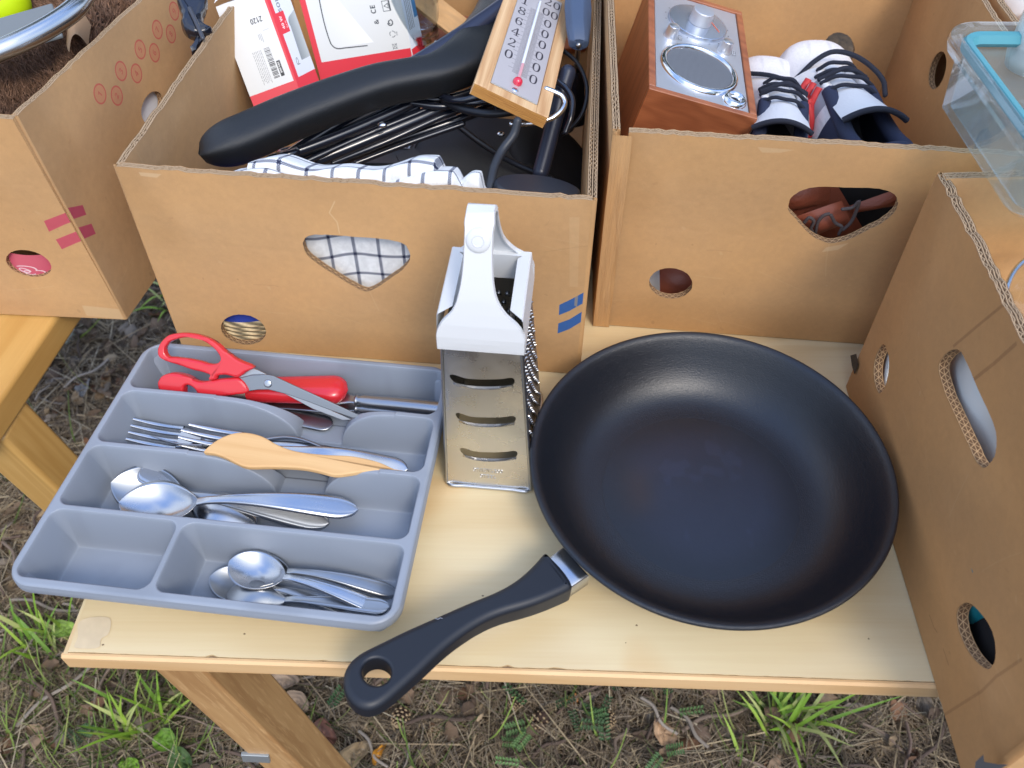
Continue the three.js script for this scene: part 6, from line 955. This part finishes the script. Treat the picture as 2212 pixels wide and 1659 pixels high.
// ================= left box =================
{
  const T = thing('plush_blanket', 'brown fluffy plush blanket filling the left box', 'blanket', at(70, 150, 0.2)); const R = rng(12);
  const surf = (u, v) => { const x = lerp(-0.8, -0.432, u), z = lerp(-0.66, -0.98, v); const f = sst(0, 0.08, u) * sst(1, 0.9, u); const xr = x + 0.06 * v; return V(xr, TT + 0.165 + 0.05 * f * (0.55 + 0.45 * Math.sin(u * 5 + v * 4)) + 0.012 * Math.sin(u * 17 + v * 9) + 0.02 * sst(0.2, 0.8, v), z); };
  const pl = std({ roughness: 1, map: dtex(256, 256, (u, v) => { const k = 0.75 + (fbm(u, v, 30, 30, 3, 4) - 0.5) * 1.0; return [132 * k, 98 * k, 78 * k]; }), bumpMap: kraftBump, bumpScale: 0.006 });
  put('plush_base', grid(60, 60, surf), pl, T);
  const hair = new THREE.ConeGeometry(0.0011, 0.012, 4, 1, true); hair.translate(0, 0.005, 0); const N = 26000, im = new THREE.InstancedMesh(hair, std({ color: lin(1, 1, 1), roughness: 1 }), N), m = new THREE.Matrix4(), q = new THREE.Quaternion(), col = new THREE.Color(), b = worldOff(T);
  for (let i = 0; i < N; i++) { const p = surf(0.3 + 0.68 * R(), 0.03 + 0.94 * R()).sub(b); q.setFromEuler(new THREE.Euler((R() - 0.5) * 1.8, R() * 6, (R() - 0.5) * 1.8)); m.compose(p, q, V(1, 0.6 + R() * 0.8, 1)); im.setMatrixAt(i, m); const k = 0.6 + R() * 0.8; im.setColorAt(i, col.setRGB(0.25 * k, 0.145 * k, 0.092 * k)); }
  im.name = 'pile'; im.userData.kind = 'stuff'; T.add(im);
  const ear = grid(16, 16, (u, v) => { const a = lerp(-1, 1, u); return at(lerp(150, 198, u), lerp(100, 40, v) + 34 * a * a * 0.4, 0.225).add(V(0, 0.012 * (1 - a * a), 0.008 * Math.sin(v * 3))); }); put('suede_edge', ear, std({ color: lin(0.36, 0.22, 0.12), roughness: 0.9 }), T);
  const tb = thing('steel_tube', 'thick bent stainless steel tube across the left box corner', 'tube', at(60, 95, 0.27)); put('tube', capTube(T2([[-90, 150, 0.262], [-30, 122, 0.264], [40, 92, 0.266], [110, 55, 0.268], [165, 15, 0.27], [200, -40, 0.272]]), 0.0092, 70, 20), std({ color: lin(0.58, 0.6, 0.61), metalness: 1, roughness: 0.24 }), tb);
  const bl = new THREE.SphereGeometry(0.034, 32, 20), bp = at(4, 18, 0.22); bl.scale(1, 1, 1); bl.translate(bp.x - 0.012, bp.y, bp.z - 0.012); tag(put('neon_ball', bl, std({ color: lin(0.62, 0.85, 0.0), roughness: 0.6 })), 'neon yellow ball in the top left corner', 'ball');
  const gp = rbox(0.085, 0.004, 0.05, 0.0015); gp.rotateY(0.45); gp.rotateX(0.25); const g0 = at(28, 72, 0.235); gp.translate(g0.x, g0.y, g0.z); tag(put('grey_flap', gp, std({ color: lin(0.17, 0.19, 0.2), roughness: 0.7 })), 'flat grey flap under the neon yellow ball', 'flap');
  const rk = thing('wire_rack', 'pale wire rack beside the steel tube in the left box', 'rack', at(175, 20, 0.2)); for (let i = 0; i < 4; i++) put('wire', capTube(T2([[140 + i * 12, 40 - i * 3, 0.222], [180 + i * 13, -30, 0.226]]), 0.0022, 6, 8), std({ color: lin(0.6, 0.62, 0.62), metalness: 0.6, roughness: 0.3 }), rk);
  const bag = thing('black_bag', 'glossy black crumpled bag behind the steel tube in the left box', 'bag', at(240, 40, 0.18)); const RB = rng(44); const bs = new THREE.IcosahedronGeometry(0.075, 5), pp = bs.attributes.position; for (let i = 0; i < pp.count; i++) { const v = V(0, 0, 0).fromBufferAttribute(pp, i), k = 1 + 0.16 * Math.sin(v.x * 130 + v.y * 60) * Math.sin(v.z * 120 - v.y * 70) + 0.08 * Math.sin(v.x * 300 + v.z * 260); pp.setXYZ(i, v.x * k * 1.15, v.y * k * 0.7, v.z * k * 1.3); } void RB; const bm = mergeVertices((bs.deleteAttribute('normal'), bs.deleteAttribute('uv'), bs), 1e-5); bm.computeVertexNormals(); const b0 = at(255, 20, 0.165); bm.translate(b0.x - 0.02, b0.y, b0.z - 0.03); put('bag_body', bm, M.blackGloss, bag);
  // red tin with white swirls behind the round hole, pale thing behind the side hole
  const F = boxA.W.front.F, inP = (px, py, d) => onPlane(px, py, F.o.clone().addScaledVector(F.n, -d), F.n);
  const sw = ctex(256, 256, (c, w, h) => { c.fillStyle = '#cc5c70'; c.fillRect(0, 0, w, h); c.strokeStyle = '#e9c9cd'; c.lineWidth = 7; c.lineCap = 'round'; const p = (f) => { c.beginPath(); f(); c.stroke(); }; p(() => c.ellipse(118, 128, 26, 12, 0.5, 0, 7)); p(() => c.ellipse(140, 146, 26, 12, 0.5, 0, 4.6)); p(() => { c.moveTo(84, 100); c.bezierCurveTo(120, 80, 170, 100, 168, 130); c.bezierCurveTo(200, 130, 210, 160, 206, 180); }); p(() => { c.moveTo(92, 150); c.bezierCurveTo(100, 170, 130, 178, 160, 178); }); });
  const pc = [[0, 540], [128, 545], [128, 610], [0, 605]].map(([a, b2]) => inP(a, b2, 0.0085)); const tin = grid(12, 10, (u, v) => pc[3].clone().lerp(pc[2], u).lerp(pc[0].clone().lerp(pc[1], u), v).addScaledVector(F.n, 0.006 * Math.sin(Math.PI * u)));
  tag(put('red_tin', tin, phy({ map: sw, roughness: 0.35 })), 'red tin printed with white swirling lines behind the round hole', 'tin');
  const Fr = boxA.W.right.F, pw = (px, py) => onPlane(px, py, Fr.o.clone().addScaledVector(Fr.n, -0.0095), Fr.n); tag(put('pale_cloth', grid(8, 8, (u, v) => pw(lerp(285, 365, u), lerp(180, 290, v)).addScaledVector(Fr.n, -0.002 * Math.sin(u * 5 + v * 4))), std({ color: lin(0.72, 0.76, 0.82), roughness: 0.9 })), 'pale bluish cloth behind the round hole in the left box side wall', 'cloth');
}
// ================= litter, grass, cones on the ground =================
{
  const R = rng(2024), m = new THREE.Matrix4(), q = new THREE.Quaternion(), e = new THREE.Euler(), col = new THREE.Color();
  const area = (dense) => { for (;;) { const x = lerp(-1.15, 0.95, R()), z = lerp(-2.0, -0.2, R()); if (!dense || z > -0.75 || x < -0.1) return [x, z]; } };
  const inst = (name, label, cat, geo, N, mat, f) => { const im = new THREE.InstancedMesh(geo, mat, N); for (let i = 0; i < N; i++) f(im, i); im.name = name; im.castShadow = im.receiveShadow = true; im.userData = { kind: 'stuff', label, category: cat }; scene.add(im); return im; };
  const pal = (list) => { const c = list[Math.floor(R() * list.length)], k = 0.7 + R() * 0.6; return col.setRGB(c[0] * k, c[1] * k, c[2] * k); };
  const put1 = (im, i, x, y, z, rx, ry, rz, sx, sy, sz) => { e.set(rx, ry, rz); q.setFromEuler(e); m.compose(V(x, y, z), q, V(sx, sy, sz)); im.setMatrixAt(i, m); };
  // needles: a bent pair of thin blades, 6 cm long
  const bladeG = (L, w, bend, n = 4, taper = true) => { const g = grid(1, n, (u, v) => V((u - 0.5) * w * (taper ? 1 - v * 0.7 : 1), bend * v * v, v * L)); return g; };
  const nd = merge([tube([V(0, 0, 0), V(0.001, 0.003, 0.025), V(0.004, 0.001, 0.055)], 0.0006, 5, 4), tube([V(0, 0, 0), V(-0.002, 0.002, 0.025), V(-0.007, 0.001, 0.053)], 0.0006, 5, 4)]);
  inst('pine_needles', 'brown fallen pine needles covering the ground', 'pine needles', nd, 46000, std({ roughness: 0.8 }), (im, i) => { const [x, z] = area(true); put1(im, i, x, 0.002 + R() * R() * 0.022, z, (R() - 0.5) * 0.5, R() * 6.28, (R() - 0.5), 1, 1, 0.6 + R() * 0.7); im.setColorAt(i, pal([[0.29, 0.22, 0.135], [0.2, 0.15, 0.1], [0.38, 0.31, 0.21], [0.12, 0.09, 0.065], [0.24, 0.195, 0.145]])); });
  // dead grass
  inst('dead_grass', 'pale dead grass stalks lying between the needles', 'dead grass', bladeG(0.12, 0.0024, 0.012, 6), 3000, std({ roughness: 0.85 }), (im, i) => { const [x, z] = area(true); put1(im, i, x, 0.004 + R() * 0.02, z, (R() - 0.6) * 0.5, R() * 6.28, (R() - 0.5) * 2, 1, (R() - 0.3) * 2, 0.5 + R() * 0.9); im.setColorAt(i, pal([[0.40, 0.32, 0.2], [0.34, 0.26, 0.16], [0.24, 0.185, 0.115], [0.46, 0.4, 0.29]])); });
  // dead leaves and bark: curled little sheets
  const leafG = (w, L, curl, n = 6) => grid(n, n + 2, (u, v) => { const t = u * 2 - 1, ww = w * Math.pow(Math.sin(Math.PI * Math.min(0.985, Math.max(0.015, v))), 0.7) * (1 + 0.13 * Math.sin(v * 19)); return V(t * ww, curl * (t * t * 0.8 + (v - 0.5) ** 2 * 1.2) + 0.0015 * Math.sin(v * 14 + t * 3), (v - 0.5) * L); });
  for (const [g, N] of [[leafG(0.010, 0.03, 0.008), 1500], [leafG(0.015, 0.042, -0.01), 700]]) inst('leaf_litter', 'curled dead brown leaves scattered over the ground', 'dead leaves', g, N, std({ roughness: 0.85 }), (im, i) => { const [x, z] = area(true); const b = z < -0.7 ? 1 : 0.4; if (R() > b) { put1(im, i, x, -0.2, z, 0, 0, 0, 0.01, 0.01, 0.01); im.setColorAt(i, col.setRGB(0.1, 0.1, 0.1)); return; } put1(im, i, x, 0.008 + R() * 0.018, z, (R() - 0.5) * 1.3, R() * 6.28, (R() - 0.5) * 1.3, 0.6 + R() * 0.8, 1, 0.6 + R() * 0.8); im.setColorAt(i, pal([[0.17, 0.115, 0.075], [0.25, 0.175, 0.115], [0.12, 0.082, 0.058], [0.36, 0.27, 0.17], [0.2, 0.165, 0.13], [0.19, 0.10, 0.055]])); });
  // twigs
  inst('twigs', 'thin grey brown twigs on the ground', 'twigs', tube([V(0, 0, 0), V(0.003, 0.004, 0.03), V(-0.002, 0.003, 0.065), V(0.004, 0.002, 0.1)], 0.0019, 10, 5), 650, std({ roughness: 0.9 }), (im, i) => { const [x, z] = area(true); put1(im, i, x, 0.008 + R() * 0.016, z, (R() - 0.5) * 0.3, R() * 6.28, 0, 0.7 + R(), 0.7 + R(), 0.4 + R() * 0.9); im.setColorAt(i, pal([[0.2, 0.15, 0.115], [0.28, 0.24, 0.2], [0.13, 0.09, 0.07]])); });
  // sparse green blades, denser below the front table edge
  inst('grass_blades', 'scattered single green grass blades', 'grass', bladeG(0.09, 0.0034, 0.045, 6), 2300, std({ roughness: 0.7 }), (im, i) => { let [x, z] = area(true); if (R() < 0.62) { x = lerp(-0.85, 0.5, R()); z = lerp(-0.62, -0.3, R()); if (R() < 0.4) { x = -0.62 + (R() - 0.5) * 0.4; z = -0.5 + (R() - 0.5) * 0.24; } } put1(im, i, x, 0.004, z, -0.5 - R() * 0.8, R() * 6.28, 0, 0.8 + R() * 0.6, 0.6 + R(), 0.5 + R() * 0.9); im.setColorAt(i, pal([[0.12, 0.2, 0.035], [0.18, 0.26, 0.05], [0.09, 0.14, 0.03], [0.26, 0.29, 0.09]])); });
  // vetch: small paired leaflets
  const vt = merge(Array.from({ length: 7 }, (_, k) => [-1, 1].map((s) => { const g = leafG(0.0034, 0.012, 0.0015, 3); g.rotateY(s * 1.1); g.translate(s * 0.006, 0.012 + k * 0.002, k * 0.008); return g; })).flat());
  const spots = [[-0.02, -0.47], [0.08, -0.5], [0.16, -0.47], [0.22, -0.52], [0.05, -0.42], [0.2, -0.43], [-0.6, -0.44], [-0.28, -0.5], [0.12, -0.4]];
  inst('vetch_leaves', 'small dark green vetch leaves under the front table edge', 'ground cover', vt, 24, std({ roughness: 0.7 }), (im, i) => { const s = spots[i % spots.length]; put1(im, i, s[0] + (R() - 0.5) * 0.12, 0.01 + R() * 0.02, s[1] + (R() - 0.5) * 0.09, -0.2 + (R() - 0.5) * 0.8, R() * 6.28, (R() - 0.5) * 0.6, 0.5 + R() * 0.4, 1, 0.4 + R() * 0.4); im.setColorAt(i, pal([[0.09, 0.18, 0.07], [0.12, 0.22, 0.08], [0.07, 0.14, 0.06]])); });
  const G = -TT;
  // grass tufts: every blade a curved ribbon of its own
  const tuft = (label, blades, seed) => { const r = rng(seed), T = thing('grass_tuft', label, 'grass', at(...blades.base, G)); const b = worldOff(T);
    const mats = [[0.2, 0.36, 0.03], [0.28, 0.42, 0.05], [0.14, 0.27, 0.03], [0.42, 0.46, 0.16]].map((c) => std({ color: lin(...c), roughness: 0.6 }));
    const mk = (p0, p1, w, lift, mt) => { const mid = p0.clone().lerp(p1, 0.5).add(V(0, lift, 0)), c = curve([p0, mid, p1]); const sd = p1.clone().sub(p0).cross(V(0, 1, 0.2)).normalize(); const g = grid(2, 12, (u, v) => c.getPoint(v).addScaledVector(sd, (u - 0.5) * w * (1 - v ** 2.5 * 0.95)).add(V(0, -Math.abs(u - 0.5) * -0.001, 0))); g.translate(-b.x, -b.y, -b.z); own('blade', g, mt, T); };
    for (let i = 0; i < blades.n; i++) { const a = blades.spread(r), p0 = b.clone().add(V((r() - 0.5) * blades.w, 0.004, (r() - 0.5) * blades.w * 0.8)); const L = blades.L * (0.55 + r() * 0.6); mk(p0, p0.clone().add(V(Math.sin(a[0]) * L * a[1], L * (1 - a[1] * 0.75), Math.cos(a[0]) * L * a[1])), 0.0042 + r() * 0.003, L * 0.16 * a[1], mats[Math.floor(r() * 4)]); }
    for (const [p, t, h] of blades.fixed || []) mk(at(...p, G).add(V(0, 0.004, 0)), at(...t, G + h), 0.0055, h * 0.15, mats[Math.floor(r() * 3)]);
    return T; };
  tuft('bright green grass tuft under the front table edge near the right box', { base: [1690, 1560], n: 40, w: 0.06, L: 0.14, spread: (r) => [r() * 6.28, 0.45 + r() * 0.5], fixed: [[[1700, 1590], [1960, 1500], 0.05], [[1690, 1590], [1885, 1480], 0.08], [[1660, 1600], [1590, 1490], 0.07], [[1600, 1650], [1560, 1540], 0.05]] }, 5);
  tuft('tall green grass clump to the left of the front table leg', { base: [330, 1560], n: 26, w: 0.09, L: 0.17, spread: (r) => [r() * 6.28, 0.15 + r() * 0.45], fixed: [[[275, 1590], [262, 1500], 0.1], [[300, 1560], [305, 1455], 0.12], [[345, 1580], [440, 1490], 0.06]] }, 8);
  tuft('thin grass clump at the left below the tray corner', { base: [118, 1400], n: 16, w: 0.07, L: 0.16, spread: (r) => [r() * 6.28, 0.2 + r() * 0.6], fixed: [[[95, 1420], [128, 1300], 0.1], [[60, 1400], [20, 1290], 0.08]] }, 13);
  tuft('sparse grass between the left and middle boxes', { base: [350, 650], n: 9, w: 0.1, L: 0.1, spread: (r) => [r() * 6.28, 0.5 + r() * 0.5] }, 31);
  // single leaves one can point at
  const leaf = (label, cat, pts, h, colr, curl = 0.008, tr = 0) => { const c = pts.reduce((a, p) => [a[0] + p[0] / pts.length, a[1] + p[1] / pts.length], [0, 0]), P = curve(pts.map(([a, b]) => at(a, b, G + h)), true), o = at(...c, G + h); const Rr = rng(Math.round(c[0] * 7 + c[1])); const ph = Rr() * 6; const g = grid(36, 6, (u, v) => { const p = P.getPoint(u % 1), k = 0.02 + 0.98 * v; const r = o.clone().lerp(p, k); r.y += curl * k * k * (0.6 + 0.6 * Math.sin(u * 12.6 + ph)) + 0.002 * Math.sin(u * 40) * k; return r; }, true); return tag(put('leaf', g, std({ roughness: 0.65, map: dtex(64, 64, (u, v) => { const k = 0.86 + (fbm(u, v, 8, 8, 3, Math.round(ph * 9)) - 0.5) * 0.6; return colr.map((x) => x * k); }) })), label, cat); };
  leaf('yellow orange narrow leaf under the front table edge', 'leaf', [[808, 1655], [806, 1632], [822, 1612], [836, 1606], [830, 1625], [818, 1645]], 0.018, [226, 158, 48]);
  leaf('small orange leaf scrap below the middle of the table edge', 'leaf', [[1222, 1515], [1232, 1505], [1246, 1504], [1248, 1518], [1236, 1526]], 0.016, [206, 140, 76]);
  leaf('round fresh green leaf at the bottom left of the table leg', 'leaf', [[330, 1600], [345, 1580], [368, 1576], [380, 1595], [378, 1618], [355, 1626], [335, 1618]], 0.03, [104, 146, 40], 0.005);
  leaf('pale green leaf beside the left table corner', 'leaf', [[112, 1360], [120, 1345], [150, 1345], [165, 1352], [160, 1372], [140, 1380], [118, 1376]], 0.06, [132, 164, 66], 0.006);
  leaf('dark green crumpled leaf at the bottom edge left of the leg', 'leaf', [[362, 1650], [372, 1622], [395, 1618], [415, 1640], [410, 1665], [385, 1672]], 0.025, [74, 104, 48], 0.01);
  leaf('bright green leaf tip at the bottom picture edge', 'leaf', [[258, 1650], [280, 1638], [300, 1645], [298, 1672], [262, 1672]], 0.02, [122, 166, 40], 0.004);
  leaf('large pale curled dead oak leaf behind the front table leg', 'leaf', [[568, 1475], [590, 1452], [625, 1450], [648, 1470], [640, 1492], [615, 1500], [600, 1518], [578, 1500]], 0.03, [178, 154, 130], 0.018);
  leaf('second pale curled dead leaf below the large one', 'leaf', [[596, 1520], [620, 1502], [658, 1506], [668, 1528], [650, 1545], [620, 1540]], 0.028, [170, 146, 122], 0.016);
  leaf('pale tan dry leaf standing by the right grass tuft', 'leaf', [[1410, 1570], [1424, 1545], [1446, 1570], [1462, 1600], [1440, 1612], [1420, 1600]], 0.025, [196, 160, 124], 0.006);
  leaf('beige crumpled leaf near the yellow leaf', 'leaf', [[735, 1640], [760, 1615], [790, 1600], [800, 1625], [780, 1650], [750, 1665]], 0.02, [188, 160, 120], 0.014);
  leaf('reddish brown dead leaf right of the front table leg', 'leaf', [[660, 1600], [676, 1570], [700, 1560], [722, 1580], [726, 1606], [700, 1622]], 0.02, [112, 72, 56], 0.016);
  leaf('light brown pointed leaf lying on the ground left of the tray', 'leaf', [[205, 860], [218, 830], [232, 795], [240, 815], [232, 848], [212, 868]], 0.02, [160, 128, 88], 0.004);
  leaf('greyish pale leaf left of the tray', 'leaf', [[165, 845], [180, 828], [196, 822], [192, 842], [176, 858]], 0.02, [160, 158, 156], 0.008);
  // pine cones: a core with rows of scales
  const cone = (label, px, py, s, rot) => { const p = at(px, py, G + 0.016 * s), T = thing('pine_cone', label, 'pine cone', p), r = rng(Math.round(px)); T.rotation.set(rot[0], rot[1], rot[2]);
    own('core', lathe([[0.0001, -0.018], [0.008, -0.016], [0.011, -0.004], [0.008, 0.012], [0.0001, 0.02]].map(([a, b]) => [a * s, b * s]), 16), std({ color: lin(0.045, 0.025, 0.018), roughness: 0.9 }), T);
    const dk = std({ color: lin(0.085, 0.048, 0.032), roughness: 0.75 }), tip = std({ color: lin(0.42, 0.3, 0.17), roughness: 0.7 });
    let n = 0; for (let row = 0; row < 7; row++) { const y = lerp(-0.014, 0.016, row / 6), rr = [0.013, 0.0165, 0.0175, 0.0165, 0.0135, 0.0095, 0.005][row], k = [8, 10, 10, 10, 8, 6, 4][row]; for (let i = 0; i < k; i++) { const a = (i + (row % 2) * 0.5) / k * 6.283 + r() * 0.1; const g = grid(4, 4, (u, v) => { const t = u * 2 - 1, w = 0.0042 * Math.sin(Math.PI * lerp(0.18, 0.9, v)); return V(t * w, 0.003 * v * v + 0.0012 * (1 - t * t), lerp(0.004, rr, v)); }); const tg = new THREE.SphereGeometry(0.0021, 6, 4); tg.scale(1.2, 0.7, 0.7); tg.translate(0, 0.0036, rr - 0.0004); for (const q2 of [g, tg]) { q2.rotateX(-0.35 - row * 0.08); q2.translate(0, y, 0); q2.rotateY(a); q2.scale(s, s, s); } own('scale', g, dk, T); own('scale_tip', tg, tip, T); n++; } } return T; };
  cone('dark open pine cone right beside the free end of the pan handle', 868, 1545, 1.05, [1.0, 0.3, 0.2]);
  cone('pine cone half hidden below the middle of the table edge', 1115, 1512, 0.85, [0.7, 1, 0.5]);
  cone('worn pale pine cone just below the half hidden one', 1166, 1555, 1.0, [1.5, 0.4, 0.9]);
  cone('small brown pine cone furthest right under the table edge', 1312, 1550, 0.9, [0.9, 2, 0.2]);
}
// ================= pines north of the clearing: beyond the picture's upper edge, mirrored in pan and spoons =================
{
  const R = rng(808);
  const spray = merge([0, 1, 2].map((k) => { const g = new THREE.PlaneGeometry(0.12, 1.1); g.translate(0, 0.5, 0); g.rotateX(0.9 * Math.sin(k * 2.1)); g.rotateZ(0.9 * Math.cos(k * 2.1)); g.rotateY(k * 1.05); return g; }));
  const bark = std({ map: dtex(128, 256, (u, v) => { const k = 0.6 + fbm(u, v, 10, 6, 4, 5) * 0.8; return [112 * k, 78 * k, 58 * k]; }), roughness: 0.95 }), green = std({ color: lin(1, 1, 1), roughness: 0.9 });
  const spots = [[-4.2, -8.6, 12.5, 'pine at the left of the row behind the boxes'], [-0.6, -9.8, 12, 'pine straight behind the boxes, second from the left'], [2.6, -8.8, 11.5, 'pine behind the radio box, second from the right'], [6.4, -7.4, 12, 'pine at the right end of the row behind the boxes']];
  for (const [x, z, h, label] of spots) {
    const T = thing('pine_tree', label, 'tree', V(x, 0, z));
    own('trunk', lathe([[0.17, 0], [0.14, h * 0.3], [0.09, h * 0.75], [0.02, h]], 12), bark, T);
    const N = 620, im = new THREE.InstancedMesh(spray, green, N), m = new THREE.Matrix4(), q = new THREE.Quaternion(), c = new THREE.Color();
    for (let k = 0; k < N; k++) { const y = lerp(0.28, 1, Math.pow(R(), 0.85)), tier = Math.floor(y * 14) / 14, rr = (1 - y) * h * 0.2 + 0.25, a = R() * 6.283, r = rr * (0.25 + 0.75 * Math.sqrt(R())) * (0.7 + 0.3 * Math.sin(a * 5 + tier * 40)); q.setFromEuler(new THREE.Euler((R() - 0.5) * 1.6, R() * 6.3, (R() - 0.5) * 1.6)); m.compose(V(r * Math.cos(a), y * h - r * 0.18, r * Math.sin(a)), q, V(1, 1, 1).multiplyScalar(0.7 + R() * 0.7)); im.setMatrixAt(k, m); const g = 0.6 + R() * 0.8; im.setColorAt(k, c.setRGB(0.035 * g, 0.075 * g, 0.028 * g)); }
    im.name = 'crown'; im.userData.kind = 'stuff'; im.castShadow = true; T.add(im);
  }
}
renderer.render(scene, camera);
